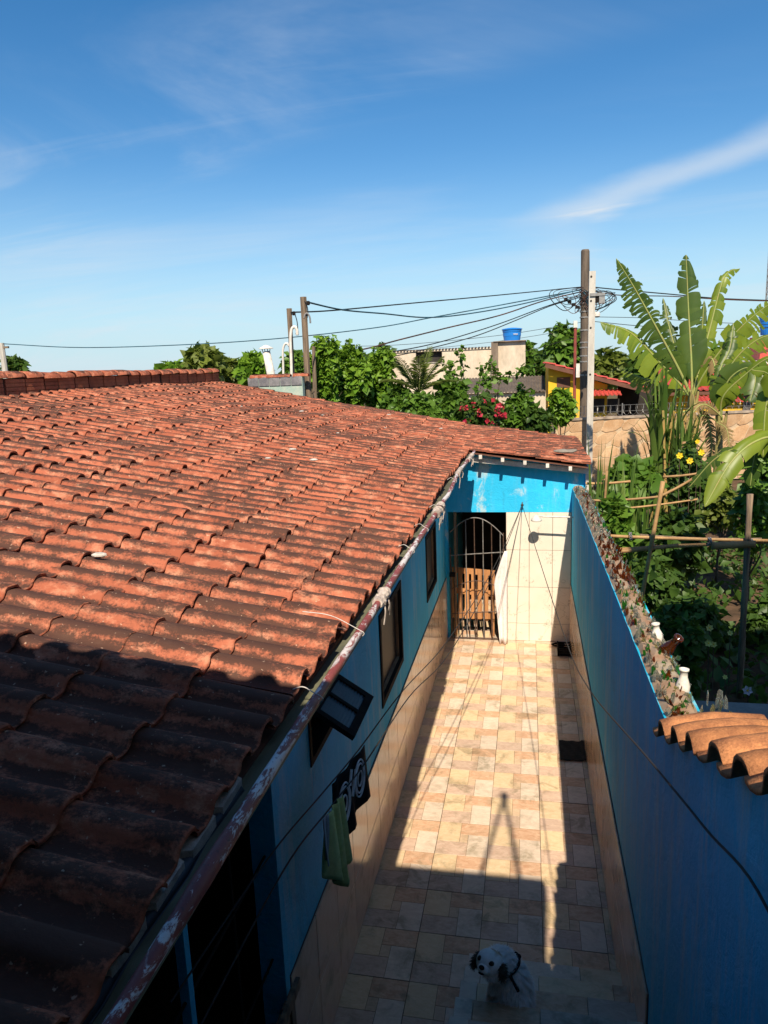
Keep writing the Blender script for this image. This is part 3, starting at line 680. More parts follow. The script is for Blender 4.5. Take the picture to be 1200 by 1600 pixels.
for i in range(7):
    x = gx0+.055+i*(gx1-gx0-.1)/6.2; b = MB(); b.tube([(x, gy, .03), (x, gy, .80+.14*math.sin(math.pi*(x-gx0)/(gx1-gx0)))], .007, 6); b.build('bar', MT['iron'], gate)
b = MB(); b.box(gx0-.02, gx0+.07, gy-.03, gy+.02, 1.0, 1.06); b.build('latch', MT['black_m'], gate)
b = MB(); b.tube([(-1.12, EY+.10, 0), (-1.10, EY+.10, 2.0)], .022, 8); b.build('door_pipe', MT['trim'], house)
# pallet standing behind the gate
pal = thing('pallet', 'orange wooden pallet standing on edge behind the iron gate', 'pallet', (-.85, EY+.12, 0))
def ptx(x, z): return Vector((x, EY+.06+.10*(z/1.1)+.10*(x+1.15), z+(-.10*(x+1.15))))
for i in range(7):
    x = -1.14+i*.098; b = MB(); b.beam(ptx(x, .30), ptx(x+.005, 1.09), .062, .018, up=(0, 1, 0)); b.build('slat', MT['wood_p'], pal)
for z in (.36, .72, 1.04):
    b = MB(); b.beam(ptx(-1.17, z)+Vector((0, .03, 0)), ptx(-.52, z)+Vector((0, .03, 0)), .03, .085); b.build('rail', MT['wood_p'], pal)
for x in (-1.12, -.55):
    b = MB(); b.beam(ptx(x, .02)+Vector((0, .03, 0)), ptx(x, .32)+Vector((0, .03, 0)), .05, .04, up=(0, 1, 0)); b.build('block', MT['wood_p'], pal)
# ---------------------------------------------------------------- things at the far end of the alley
sh = thing('shower', 'white overhead shower on a pale wall tile above the stained tiles', 'shower', (0.12, EY-.3, 1.9))
b = MB(); b.lathe((.10, EY-.33, 1.93), [(.012, .08), (.05, .05), (.075, .02), (.078, 0), (.07, -.006)], 18); b.build('shower_head', MT['white_p'], sh, smooth=True)
b = MB(); b.tube([(.11, EY-.33, 2.0), (.20, EY-.33, 1.99), (.45, EY-.335, 1.985), (RX+.01, EY-.34, 1.98)], .013, 8); b.build('arm', MT['white_p'], sh, smooth=True)
# white sheet hanging on the jamb
b = MB(); K = 14; Jn = 7; vs = []; fs = []
for i in range(K+1):
    z = 1.40*(1-i/K)+.01; t = i/K
    wl = .02+.15*min(1, t/.33) if t < .33 else .17-.085*((t-.33)/.67)
    for j in range(Jn+1):
        s = j/Jn; vs.append((-.345-wl*(1-s)+.03*s, EY-.06-.13*t-.025*math.sin(s*9+t*2)*min(1, t*3), z))
for i in range(K):
    for j in range(Jn): a = i*(Jn+1)+j; fs.append((a, a+1, a+Jn+2, a+Jn+1))
b.add(vs, fs); o = b.build('hanging_sheet', MT['cloth_w'], smooth=True, label='white cloth sheet hanging beside the iron gate down to the floor', cat='cloth'); md = o.modifiers.new('s', 'SOLIDIFY'); md.thickness = .004
# black soap crate with a hose coil at the corner
cr = thing('plastic_crate', 'small dark crate on the floor in the tiled corner under the shower', 'crate', (.50, 10.2, 0))
b = MB()
for (x0, x1, y0, y1) in ((.40, .59, 10.00, 10.012), (.40, .59, 10.26, 10.272), (.40, .412, 10.012, 10.26), (.578, .59, 10.012, 10.26)):
    for z in (.02, .055, .09): b.box(x0, x1, y0, y1, z, z+.022)
b.box(.40, .59, 10.0, 10.272, .006, .018); b.build('basket', MT['black_m'], cr)
for x, y in ((.40, 10.0), (.575, 10.0), (.40, 10.257), (.575, 10.257)):
    b = MB(); b.box(x, x+.015, y, y+.015, 0, .125); b.build('corner_post', MT['black_m'], cr)
b = MB(); b.tube([(.44+.09*math.cos(a*.5)-.02*a/20, 10.40+.05*math.sin(a*.5), .012+.008*(a//13)) for a in range(30)], .008, 6); b.build('hose', MT['black_m'], label='loose dark hose coil on the floor against the white tiles', cat='hose')
# black mat
b = MB(); n = 12; vs = []; fs = []
for i in range(n+1):
    for j in range(n+1):
        vs.append((.325+.265*i/n, 7.165+.40*j/n, .016+.004*math.sin(i*1.3+j)+(.012 if i > 10 else 0)))
for i in range(n):
    for j in range(n): a = i*(n+1)+j; fs.append((a, a+n+1, a+n+2, a+1))
b.add(vs, fs); o = b.build('floor_mat', MT['mat_b'], label='black rubber mat lying on the tiled alley floor', cat='mat'); md = o.modifiers.new('s', 'SOLIDIFY'); md.thickness = .01; md.offset = -1
# hook and clotheslines
HK = Vector((-.10, EY-.06, 2.10))
hk = thing('wall_hook', 'small dark iron hook on the bright blue end wall', 'hook', (-.1, EY, 2.1))
b = MB(); b.tube([(-.10, EY+.02, 2.13), (-.10, EY-.05, 2.13), (-.10, EY-.07, 2.11), (-.10, EY-.06, 2.085)], .008, 6); b.build('shank', MT['iron'], hk)
b = MB(); b.ball((-.10, EY-.055, 2.10), .022, 8, 6); b.build('knot', MT['rope'], hk)
def plan_rope(pxs, A, B, label, endz=None, r=.0042):
    pts = [HK]
    d = (Vector(B)-Vector(A)).to_2d()
    for (px, py) in pxs:
        q = ray(px, py); # solve A + t d = s q
        det = d.x*(-q.y)+q.x*d.y
        rx, ry = -A[0], -A[1]
        t = (rx*(-q.y)+q.x*ry)/det; s = (A[0]+t*d.x)/q.x if abs(q.x) > 1e-6 else (A[1]+t*d.y)/q.y
        pts.append(CAMP+q*s)
    if endz is not None: pts.append(Vector((B[0], B[1], endz)))
    b = MB(); b.tube(smooth_path(pts, 8), r, 6); o = b.build('clothesline', MT['rope'], label=label, cat='rope'); return pts
L1 = plan_rope([(770, 890), (700, 1000), (629, 1080), (560, 1172), (505, 1238), (420, 1340)], (-.10, 10.51), (-1.20, 1.9), 'dark clothesline close to the blue house carrying the black shorts', 2.02)
L2 = plan_rope([(775, 890), (706, 1015), (640, 1088), (572, 1190), (516, 1262), (440, 1365)], (-.10, 10.51), (-1.10, 1.6), 'dark clothesline carrying the green cloth beside the black shorts', 1.95)
L3 = plan_rope([(838, 860), (884, 1000), (920, 1076), (1010, 1182), (1100, 1292), (1200, 1422)], (-.10, 10.51), (.62, 1.1), 'dark clothesline running along the right-hand blue wall', 2.6)
# laundry on the left lines
def cloth(name, top, drop, mat, label, cat, folds=3.0, amp=.02, n=16, k=14, group=None, shape=None, parent=None):
    """top: polyline of points the cloth hangs from"""
    P = smooth_path(top, 8); L_ = len(P); b = MB(); vs = []; fs = []
    for i in range(k+1):
        t = i/k
        for j in range(n+1):
            s = j/n; p = P[int(s*(L_-1))]; w = shape(s, t) if shape else 1.0
            vs.append((p.x+.012+amp*math.sin(s*folds*6.28+1.3*t)*(0.3+t), p.y+.02*t*math.sin(s*5)*0.4, p.z+.004-drop*t*w))
    for i in range(k):
        for j in range(n): a = i*(n+1)+j; fs.append((a, a+n+1, a+n+2, a+1))
    b.add(vs, fs); o = b.build(name, mat, parent, smooth=True, **(dict(label=label, cat=cat) if parent is None else {})); md = o.modifiers.new('s', 'SOLIDIFY'); md.thickness = .005
    return o
def along(pts, ta, tb, n=5):
    S = smooth_path(pts, 12); return [S[int((ta+(tb-ta)*i/(n-1))*(len(S)-1))] for i in range(n)]
def nearest_t(pts, px, py):
    S = smooth_path(pts, 12); best = (1e9, 0)
    for i, p in enumerate(S):
        d = p-CAMP; z = d.dot(FW)
        if z < .2: continue
        e = (600+F*d.dot(RT)/z-px)**2+(800-F*d.dot(UPV)/z-py)**2
        if e < best[0]: best = (e, i/(len(S)-1))
    return best[1]
ta, tb_ = nearest_t(L1, 565, 1162), nearest_t(L1, 512, 1232)
shorts = thing('black_shorts', 'black shorts with white ring print hanging on the clothesline under the open window', 'clothing', tuple(along(L1, ta, tb_)[2]))
top = along(L1, ta, tb_)
cloth('cloth_panel', top, .47, MT['cloth_b'], '', '', 2.5, .018, parent=shorts, shape=lambda s, t: .70+.30*s)
# white ring print: slightly proud flat rings
P = smooth_path(top, 8)
for s, dz, rr in ((.22, .13, .095), (.22, .13, .075), (.22, .13, .04), (.70, .16, .10), (.70, .16, .08), (.70, .16, .04)):
    p = P[int(s*(len(P)-1))]; q = P[min(len(P)-1, int(s*(len(P)-1))+2)]-p; q.z = 0; q.normalize(); b = MB()
    b.tube([(p+Vector((.034, 0, -dz))+q*rr*.8*math.cos(a*math.pi/12)+Vector((0, 0, rr*1.15*math.sin(a*math.pi/12)))) for a in range(25)], .005, 5, cap=False); b.build('print_ring', MT['print_w'], shorts)
for s, dz in ((.36, .10), (.42, .15), (.48, .07), (.88, .2)):
    p = P[int(s*(len(P)-1))]; b = MB(); b.tube([p+Vector((.034, .02, -dz+.05)), p+Vector((.034, -.03, -dz-.02))], .008, 5); b.build('print_stroke', MT['print_w'], shorts)
ta, tb_ = nearest_t(L2, 525, 1240), nearest_t(L2, 503, 1270)
cloth('green_cloth', along(L2, ta, tb_), .44, MT['cloth_g'], 'crumpled olive green cloth hanging next to the black shorts', 'cloth', 2.6, .030, shape=lambda s, t: .78+.3*(1-abs(s-.45)*2))
ta, tb_ = nearest_t(L2, 505, 1268), nearest_t(L2, 497, 1280)
cloth('grey_cloth', along(L2, ta, tb_), .24, MT['cloth_gr'], 'small grey rag hanging beside the green cloth', 'cloth', 1.0, .012)

# ---------------------------------------------------------------- right boundary wall
bw = thing('boundary_wall', 'blue boundary wall topped with broken bottle glass and a few clay tiles', 'wall', (.7, 7, 0))
CY = 3.33; WT = .17
def wtop(y): return (2.50-.018*(y-CY)-(.03 if y > 9.6 else 0)) if y >= CY else (2.50 if y > 3.10 else 2.53+.42*(3.01-y))
b = MB(); n = 40; vs = []; fs = []
ysr = [-.6+(CY+.6)*i/14 for i in range(14)]+[CY+.001+(EY-CY-.001)*i/n for i in range(n+1)]; n = len(ysr)-1
for y in ysr:
    j = .006*mnoise.noise(Vector((y*6, 0, 3))); xo = RX+WT
    vs += [(RX, y, -.05), (RX, y, wtop(y)+j), (xo, y, wtop(y)+.01+j), (xo, y, -.05)]
for i in range(n):
    for k in range(4): fs.append((i*4+k, i*4+(k+1) % 4, (i+1)*4+(k+1) % 4, (i+1)*4+k))
fs += [(0, 1, 2, 3), tuple(n*4+k for k in (3, 2, 1, 0))]; b.add(vs, fs); b.build('wall_body', MT['blue_r'], bw)
# wainscot strip
b = MB(); b.box(RX-.006, RX, 3.34, EY-.006, 0, .915); wn = b.build('wainscot', MT['grout_d'], bw)
RYm = Matrix(((0, 0, -1, 0), (-1, 0, 0, 0), (0, 1, 0, 0), (0, 0, 0, 1)))
y = 3.345; tcache = {}
while y < EY-.02:
    w = min(.45, EY-.008-y)
    if round(w, 3) not in tcache: tcache[round(w, 3)] = [half_tile(w, .455, MT['peach'])]
    for k in range(2): link('wall_tile', tcache[round(w, 3)][0], wn, mat=Matrix.Translation((RX-.005-random.uniform(0, .0012), y+w/2, .003+.455*(k+.5))) @ RYm)
    y += w
# bed of mortar on top
b = MB(); vs = []; fs = []; n = 60
for i in range(n+1):
    y = 3.08+(EY-3.10)*i/n
    for j, (dx, dz) in enumerate(((.004, -.01), (.03, .022), (.08, .035), (.13, .03), (.172, -.01))): vs.append((RX+dx, y, wtop(y)+.008+dz+.016*mnoise.noise(Vector((y*9, j*2.1, 0)))))
for i in range(n):
    for j in range(4): a = i*5+j; fs.append((a, a+1, a+6, a+5))
b.add(vs, fs); b.build('mortar_bed', simple('wall_top_mortar', (.30, .17, .10), (.36, .30, .22), 5, bump=.6), bw)
def shard_geo(rg, w, h):
    """curved splinter of a bottle with a pointed broken edge"""
    r = rg.uniform(.028, .042); a = w/r; n = 4; vs = []; tops = [rg.uniform(.35, 1.0)*h for _ in range(n+1)]
    for i in range(n+1):
        t = -a/2+a*i/n
        for rr in (r, r-.0045): vs += [(rr*math.cos(t)-r, rr*math.sin(t), -.02), (rr*math.cos(t)-r, rr*math.sin(t), tops[i])]
    fs = []
    for i in range(n):
        o = i*4; fs += [(o, o+4, o+5, o+1), (o+2, o+3, o+7, o+6), (o+1, o+5, o+7, o+3)]
    fs += [(0, 1, 3, 2), (n*4, n*4+2, n*4+3, n*4+1)]
    return vs, fs
rg = random.Random(11); SHV = {}
for key in ('gl_clear', 'gl_green', 'gl_brown', 'gl_yel'):
    SHV[key] = []
    for k in range(5):
        b = MB(); b.add(*shard_geo(rg, rg.uniform(.025, .055), rg.uniform(.035, .085))); SHV[key].append((b, b.mesh('glass_shard', MT[key])))
allsh = []
for i in range(720):
    y = 3.10+(EY-3.10-.3)*(i/720)**1.15; x = RX+rg.uniform(.018, .158)
    zone = mnoise.noise(Vector((y*1.4, 5, 0)))
    pr = rg.random()
    if y < 5.2: key = 'gl_clear' if pr < .5 else ('gl_green' if pr < .66 else ('gl_brown' if pr < .78 else 'gl_yel'))
    elif y < 6.9: key = 'gl_brown' if pr < .45 else ('gl_clear' if pr < .93 else 'gl_green')
    else: key = 'gl_clear' if pr < .72 else ('gl_brown' if pr < .86 else 'gl_green')
    allsh.append((x, y, key, rg.randrange(5), rg.uniform(0, 6.28), rg.uniform(-.45, .45), rg.uniform(-.45, .45), rg.uniform(.55, .95)*(.85 if y < 5 else 1)))
far = {}
for i, (x, y, key, k, a, tx, ty, sc) in enumerate(allsh):
    Mx = Matrix.Translation((x, y, wtop(y)+.030)) @ Matrix.Rotation(tx, 4, 'X') @ Matrix.Rotation(ty, 4, 'Y') @ Matrix.Rotation(a, 4, 'Z') @ Matrix.Scale(sc, 4)
    if i < 235: link('glass_shard', SHV[key][k][1], bw, mat=Mx)
    else:
        far.setdefault(key, MB()); sb = SHV[key][k][0]; far[key].add([Mx @ Vector(v) for v in sb.v], sb.f)
for key, mb in far.items(): mb.build('glass_shards', MT[key], bw, kind='stuff')
def bottle_neck(p, tilt, mt, h=.11, r=.020):
    b = MB(); ax = Vector((tilt[0], tilt[1], 1)); b.lathe(p, [(r*1.7, -.03), (r*1.75, .02), (r*1.3, h*.45), (r, h*.6), (r*.98, h*.88), (r*1.25, h*.89), (r*1.25, h), (r*.8, h), (r*.75, h*.6)], 14, axis=ax); b.build('bottle_neck', mt, bw, smooth=True)
p = onY(1068, 1100, 3.52); bottle_neck((RX+.13, 3.50, wtop(3.5)+.03), (.05, .1), MT['white_p'], .105, .019)
bottle_neck((RX+.13, 4.22, wtop(4.2)+.03), (-.15, .05), MT['white_p'], .09, .019)
bottle_neck((RX+.13, 3.98, wtop(3.9)+.04), (.6, -.5), MT['gl_brown'], .13, .022)
# clay coping tiles on the return wall, seen from their ends
b = MB(); cp = [(-.005, .012), (.02, .0), (.055, -.002), (.085, .004), (.10, .022), (.115, .045), (.135, .055), (.165, .054), (.185, .042), (.198, .022), (.206, .010)]
def cop_geo():
    vs = []; n = len(cp); rows = [(-.02, .02), (.10, .045), (.20, .052), (.26, .052), (.36, .03)]
    rows = [(.0, .0), (.05, .012), (.15, .03), (.22, .034), (.40, .02)]
    for (v, h) in rows:
        for (u, z) in cp: vs.append((u*1.42, v, z*(1.15 if v < .1 else 1.05)+h))
    fs = []; R = len(rows)
    for r in range(R-1):
        for k in range(n-1): fs.append((r*n+k, r*n+k+1, (r+1)*n+k+1, (r+1)*n+k))
    o = len(vs)
    for (v, h) in rows:
        for (u, z) in cp: vs.append((u*1.42, v, z*(1.15 if v < .1 else 1.05)+h-.016))
    for r in range(R-1):
        for k in range(n-1): fs.append((o+r*n+k, o+(r+1)*n+k, o+(r+1)*n+k+1, o+r*n+k+1))
    for k in range(n-1): fs.append((k, o+k, o+k+1, k+1)); fs.append(((R-1)*n+k, (R-1)*n+k+1, o+(R-1)*n+k+1, o+(R-1)*n+k))
    for r in range(R-1): fs.append((r*n, (r+1)*n, o+(r+1)*n, o+r*n)); fs.append((r*n+n-1, o+r*n+n-1, o+(r+1)*n+n-1, (r+1)*n+n-1))
    return vs, fs
cb = MB(); cb.add(*cop_geo()); cme = cb.mesh('coping_tile', MT['cop_new'], smooth=True)
slp = math.atan(.42); k = 0; y = 3.12
while y > -.5:
    # tile axis lies across the wall; tiles sit side by side and climb towards the stair head
    zt = 2.53+.42*(3.01-y)
    Mx = Matrix.Translation((RX-.065, y, zt+.012+random.uniform(-.003, .003))) @ Matrix.Rotation(-slp, 4, 'X') @ Matrix(((0, 1, 0, 0), (-1, 0, 0, 0), (0, 0, 1, 0), (0, 0, 0, 1))) @ Matrix.Rotation(random.uniform(-.05, .05), 4, 'Z') @ Matrix.Rotation(random.uniform(.02, .08), 4, 'X')
    link('coping_tile', cme, bw, mat=Mx); y -= .285*math.cos(slp); k += 1
for i in range(34):
    key = rg.choice(['gl_clear', 'gl_clear', 'gl_yel', 'gl_clear']); y = rg.uniform(1.6, CY+.02); x = RX+rg.uniform(.19, .27)
    link('glass_shard', SHV[key][rg.randrange(5)][1], bw, mat=Matrix.Translation((x, y, wtop(y)+.055)) @ Matrix.Rotation(rg.uniform(-.4, .4), 4, 'X') @ Matrix.Rotation(rg.uniform(0, 6.28), 4, 'Z') @ Matrix.Scale(.8, 4))
b = MB(); b.add([(RX+WT, 3.1, 2.3), (RX+.29, 3.1, 2.3), (RX+.29, -.5, 3.8), (RX+WT, -.5, 3.8), (RX+WT, 3.1, 2.51), (RX+.29, 3.1, 2.50), (RX+.29, -.5, 4.0), (RX+WT, -.5, 4.01)], [(0,1,2,3),(7,6,5,4),(0,4,5,1),(1,5,6,2),(2,6,7,3),(3,7,4,0)]); b.build('coping_mortar', MT['concrete'], bw)
# neighbour's low concrete slab behind the return wall
p0 = onZ(1078, 1094, 1.25)
b = MB(); b.box(p0.x-.05, 5.0, p0.y-1.6, p0.y, 1.10, 1.25); b.box(p0.x, p0.x+.15, p0.y-1.5, p0.y-.1, 0, 1.10); b.box(4.6, 4.75, p0.y-1.5, p0.y-.1, 0, 1.10)
b.build('concrete_slab', MT['slab'], label='low flat grey concrete slab beside the garden behind the clay tile coping', cat='slab')

# ---------------------------------------------------------------- staircase
st = thing('staircase', 'tiled staircase rising along the blue boundary wall', 'staircase', (.1, 3.5, 0))
NS = 14; SX0, SX1 = -.40, RX-.008
for k in range(NS):
    yf = 4.27-.29*k; z1 = .17*(k+1)
    b = MB(); b.box(SX0+.012, SX1, yf-.31, yf-.012, 0 if k < 2 else z1-.35, z1-.012); stp = b.build('step', MT['concrete'], st)
    xs = [SX0+.10, SX0+.46, SX0+.91-.005, SX1] if k % 2 else [SX0+.10, SX0+.28, SX0+.73, SX1]
    for i in range(3):
        mt = [MT['m_rect'], MT['c_rect'], MT['y_sq'], MT['o_rect']][(i+k) % 4]
        b = MB(); b.slab(xs[i]+.0015, xs[i+1]-.0015, yf-.288, yf, z1-.0115, z1, .002); b.build('tread_tile', mt, stp)
        b = MB(); b.box(xs[i]+.0015, xs[i+1]-.0015, yf-.0115, yf-.001, z1-.168, z1-.0125); b.build('riser_tile', mt, stp)
    b = MB(); b.slab(SX0, SX0+.0985, yf-.288, yf+.004, z1-.0115, z1+.002, .002); b.build('edge_tile', MT['c_rect'], stp)
    b = MB(); b.box(SX0, SX0+.0115, yf-.288, yf-.001, 0 if k < 3 else z1-.34, z1-.0125); b.build('side_tile', MT['c_rect'], stp)

# ---------------------------------------------------------------- the house the photographer stands in (behind the lens) and an unseen house added for shade
up = thing('upper_house', 'upper storey and landing at the head of the tiled staircase', 'house', (-2, -2, 0))
LZ = .17*NS
b = MB(); b.box(SX0, 1.0, -1.5, 4.27-.29*NS-.005, LZ-.14, LZ); b.build('landing', MT['concrete'], up)
b = MB(); b.box(-8, .9, -1.75, -1.55, 0, 6.5); b.box(-8, -7.8, -7, -1.75, 0, 5.5); b.box(.7, .9, -7, -1.75, 0, 5.5); b.box(-8, .9, -7.2, -7, 0, 5.5); b.build('wall', MT['blue_l'], up)
EVY, EVZ = .63, 4.84
b = MB(); b.add([(-8.4, EVY-.02, EVZ-.10), (.71, EVY-.02, EVZ-.10), (.71, -4.2, EVZ+.95), (-8.4, -4.2, EVZ+.95), (-8.4, EVY-.02, EVZ-.16), (.71, EVY-.02, EVZ-.16), (.71, -4.2, EVZ+.85), (-8.4, -4.2, EVZ+.85)], [(0,1,2,3),(7,6,5,4),(0,4,5,1),(1,5,6,2),(2,6,7,3),(3,7,4,0)]); uroof = b.build('roof', MT['fascia'], up)
for k in range(40):
    x = .69-.187*(k+1)
    if x > -.76: dyt = -.06
    else: dyt = .03
    Mx = Matrix.Translation((x+.187, EVY+dyt, EVZ-.085)) @ Matrix.Rotation(math.radians(90), 4, 'Z') @ Matrix.Rotation(math.atan(.24), 4, 'Y') @ Matrix.Translation((-TL, 0, 0))
    link('eave_tile', VARM[k % 6], uroof, mat=Mx)
for x in (-6, -3.0, .66): b = MB(); b.tube([(x, -.75, LZ), (x, -.75, EVZ+.1)], .05, 8); b.build('porch_post', MT['white_p'], up)
b = MB(); b.box(-.575, .71, EVY+.0, EVY+.05, EVZ-.14, EVZ+.0); b.build('shadow_board', MT['zinc'], up)  # added board over the tile ends, keeps the floor shadow edge straight
# unseen A-frame added on the roof edge to cast the A on the floor
tr = thing('shadow_trestle', 'unseen wooden A-frame added on the upper roof edge to cast the A-shaped shadow', 'trestle', (.4, EVY, EVZ))
ap = Vector((-.234+.12*5.9, 6.422-.956*5.9, 5.9))
for f in ((-.40, 5.20), (-.06, 5.20)):
    hh = EVZ-.02; q = Vector((f[0]+.12*hh, f[1]-.956*hh, hh)); b = MB(); b.beam(q, ap, .032, .032); b.build('leg', MT['wood_g'], tr)
b = MB(); b.ball(ap, (.045, .045, .08), 8, 6); b.build('head', MT['wood_g'], tr)
nb = thing('shade_house', 'unseen plain rendered house added right of the staircase to shade the garden', 'house', (5, 0, 0))  # out of view, added to throw shade over the garden
b = MB(); b.box(1.85, 10, -6, 4.0, 0, 6.9); b.build('wall', MT['render'], nb)
b = MB(); b.box(1.8, 10.2, -6.2, 4.1, 6.9, 7.0); b.build('roof_slab', MT['concrete'], nb)
for y in (-4, -1.5, 1.5):
    for z in (1.2, 4.2): b = MB(); b.box(1.83, 1.86, y, y+1.2, z, z+1.2); b.build('window', MT['pane'], nb)

chip_r = random.Random(77)
for k in range(12):
    c_ = chip_r.randrange(1, 12); r_ = chip_r.randrange(5, 60); x = XE-c_*EXPO*.98+.08; y = YV-PW*r_+.03; cz = roof_z(x)+.002; b = MB(); sz = chip_r.uniform(.012, .028)
    b.ball((x, y+.09, cz), (sz*1.6, sz, sz*.45), 7, 5); o = b.build('mortar_chip', MT['mortar_w'], label='pale chip of mortar lying loose on the clay roof tiles', cat='chip', group='pale chips on the roof tiles')
# ---------------------------------------------------------------- dog on the stairs
def fur_mat():
    g = G('dog_fur'); tc = g.n('ShaderNodeTexCoord'); n = g.noise(30, 5, .7)
    col = g.mix(g.rng(n, .35, .65), (.85, .82, .77), (.74, .69, .62))
    p = g.noise(7, 2, .5); col = g.mix(g.rng(p, .60, .66, 0, .75), col, (.36, .22, .11))
    g.bump(g.noise(160, 3, .7), .5, .004); return g.done(col, .95, .1)
MT['fur'] = fur_mat(); dark_fur = simple('dark_dog_fur', (.10, .075, .055), (.05, .035, .025), 30, .95, .1)
DZ0 = .51; dg = thing('dog', 'small white dog with dark ears in a black harness sitting on the stairs looking up', 'dog', (-.12, 3.52, DZ0))
def skin(name, verts, edges, mat, parent, root=0, sub=2):
    me = bpy.data.meshes.new(name); me.from_pydata([v[:3] for v in verts], edges, []); me.materials.append(mat)
    o = link(name, me, parent); m_ = o.modifiers.new('skin', 'SKIN'); m_.use_smooth_shade = True
    for i, v in enumerate(verts):
        sv = me.skin_vertices[0].data[i]; r = v[3]; sv.radius = r if isinstance(r, tuple) else (r, r); sv.use_root = (i == root)
    s_ = o.modifiers.new('sub', 'SUBSURF'); s_.levels = s_.render_levels = sub
    return o
hx, hy, hz = onZ(765, 1504, .965)
dv = [(-.035, 3.51, .620, .098), (-.075, 3.505, .705, .098), (-.112, 3.50, .795, .088), (-.155, 3.505, .875, .078), (hx+.015, hy, hz-.02, .066), (hx, hy-.01, hz-.005, .058),
      (-.170, 3.455, .740, .040), (-.200, 3.445, .63, .028), (-.210, 3.440, .542, .024), (-.236, 3.428, .532, .023),
      (-.160, 3.555, .740, .040), (-.192, 3.562, .63, .028), (-.203, 3.566, .542, .024), (-.228, 3.562, .532, .023),
      (-.030, 3.435, .585, .060), (-.095, 3.422, .562, .040), (-.150, 3.418, .536, .026),
      (-.030, 3.580, .585, .060), (-.090, 3.596, .562, .040), (-.145, 3.604, .536, .026)]
de = [(0,1),(1,2),(2,3),(3,4),(4,5),(2,6),(6,7),(7,8),(8,9),(2,10),(10,11),(11,12),(12,13),(0,14),(14,15),(15,16),(0,17),(17,18),(18,19)]
body = skin('body', dv, de, MT['fur'], dg, 0, 2)
Hc = Vector((hx, hy, hz)); view = (CAMP-Hc).normalized(); fwd = (view+Vector((-.42, 0, -.22))).normalized(); side = fwd.cross(Vector((.10, .30, 1))).normalized(); hup = side.cross(fwd).normalized()
def fball(c, rf, rs, ru, n=12, m=8):
    """ellipsoid in the head's own axes"""
    b = MB(); b.ball((0, 0, 0), 1, n, m); b.v = [tuple(c+fwd*(v[0]*rf)+side*(v[1]*rs)+hup*(v[2]*ru)) for v in b.v]; return b
fball(Hc, .068, .073, .068, 18, 14).build('skull', MT['fur'], body, smooth=True)
fball(Hc+fwd*.054-hup*.024, .034, .038, .028).build('muzzle', MT['fur'], body, smooth=True)
fball(Hc+fwd*.087-hup*.013, .012, .016, .012).build('nose', MT['black_m'], body, smooth=True)
fball(Hc+fwd*.080-hup*.042, .010, .018, .006).build('mouth', MT['black_m'], body, smooth=True)
for s in (-1, 1):
    fball(Hc+fwd*.052+hup*.016+side*.036*s, .014, .013, .012).build('eye_patch', dark_fur, body, smooth=True)
    fball(Hc+fwd*.065+hup*.016+side*.035*s, .012, .009, .009).build('eye', MT['black_m'], body, smooth=True)
    # drooping ear: a flat leaf of skin folded down beside the cheek
    b = MB(); r0 = Hc+side*.058*s+hup*.022-fwd*.012; vs = []; fs = []
    for i in range(7):
        t = i/6; w = .038*math.sin(math.pi*(.20+.72*t)); c = r0+side*s*(.022*math.sin(t*2.2)+.004)-hup*(.080*t)+fwd*.004*t
        for k in (-1, -.5, 0, .5, 1): vs.append(c+fwd*w*k+side*s*.008*(1-k*k))
    for i in range(6):
        for k in range(4): a = i*5+k; fs.append((a, a+1, a+6, a+5))
    b.add(vs, fs); o = b.build('ear', dark_fur, body, smooth=True); md = o.modifiers.new('s', 'SOLIDIFY'); md.thickness = .008
# harness: a loop round the base of the neck, a strap down the chest, a buckle on the back
def strap(pts, w=.009):
    b = MB(); b.tube(smooth_path(pts, 6), w, 6); b.build('harness_strap', MT['cloth_b'], body, smooth=True)
nk = Vector(dv[2][:3])*.5+Vector(dv[3][:3])*.5; ax = (Vector(dv[3][:3])-Vector(dv[1][:3])).normalized(); u_ = ax.cross(Vector((0, -1, .2))).normalized(); w_ = ax.cross(u_).normalized()
strap([nk+(u_*math.cos(a)+w_*math.sin(a))*.090 for a in [i*math.pi/10 for i in range(21)]])
vd = (CAMP-nk).normalized(); vp = (vd-ax*vd.dot(ax)).normalized(); strap([nk+vp*.090, nk+vp*.096-ax*.05, nk+vp*.098-ax*.10])
bk = nk+(Vector((.9, .3, .3))-ax*Vector((.9, .3, .3)).dot(ax)).normalized()*.092; b = MB(); b.ball(bk, .014, 8, 6); b.build('harness_buckle', MT['cloth_b'], body)
# shaggy coat: short strands over the body
dep = bpy.context.evaluated_depsgraph_get(); dep.update(); b = MB(); bd_ = MB(); rg = random.Random(5)
for src in [body]+[c for c in body.children if c.name.split('.')[0] in ('skull', 'muzzle', 'eye_patch', 'ear')]:
    ev = src.evaluated_get(dep); em = ev.to_mesh()
    for p in em.polygons:
        for q in range(max(1, int(p.area*(36000 if src is body else 60000)))):
            ws = [rg.random() for _ in p.vertices]; sw = sum(ws); c = Vector((0, 0, 0))
            for w, i in zip(ws, p.vertices): c += em.vertices[i].co*(w/sw)
            nrm = p.normal.copy(); L_ = rg.uniform(.016, .040) if src is body else rg.uniform(.012, .030)
            d = (nrm*.6+Vector((rg.uniform(-.35, .35), rg.uniform(-.35, .35), -.7))).normalized()
            if d.dot(nrm) < .2: d = (d+nrm*.5).normalized()
            s_ = d.cross(nrm)
            if s_.length < 1e-4: continue
            s_ = s_.normalized()*.0022; (bd_ if src.name.startswith(('eye_patch', 'ear')) else b).add([c-s_, c+s_, c+d*L_*(.6 if src.name.startswith('eye') else 1)], [(0, 1, 2)])
    ev.to_mesh_clear()
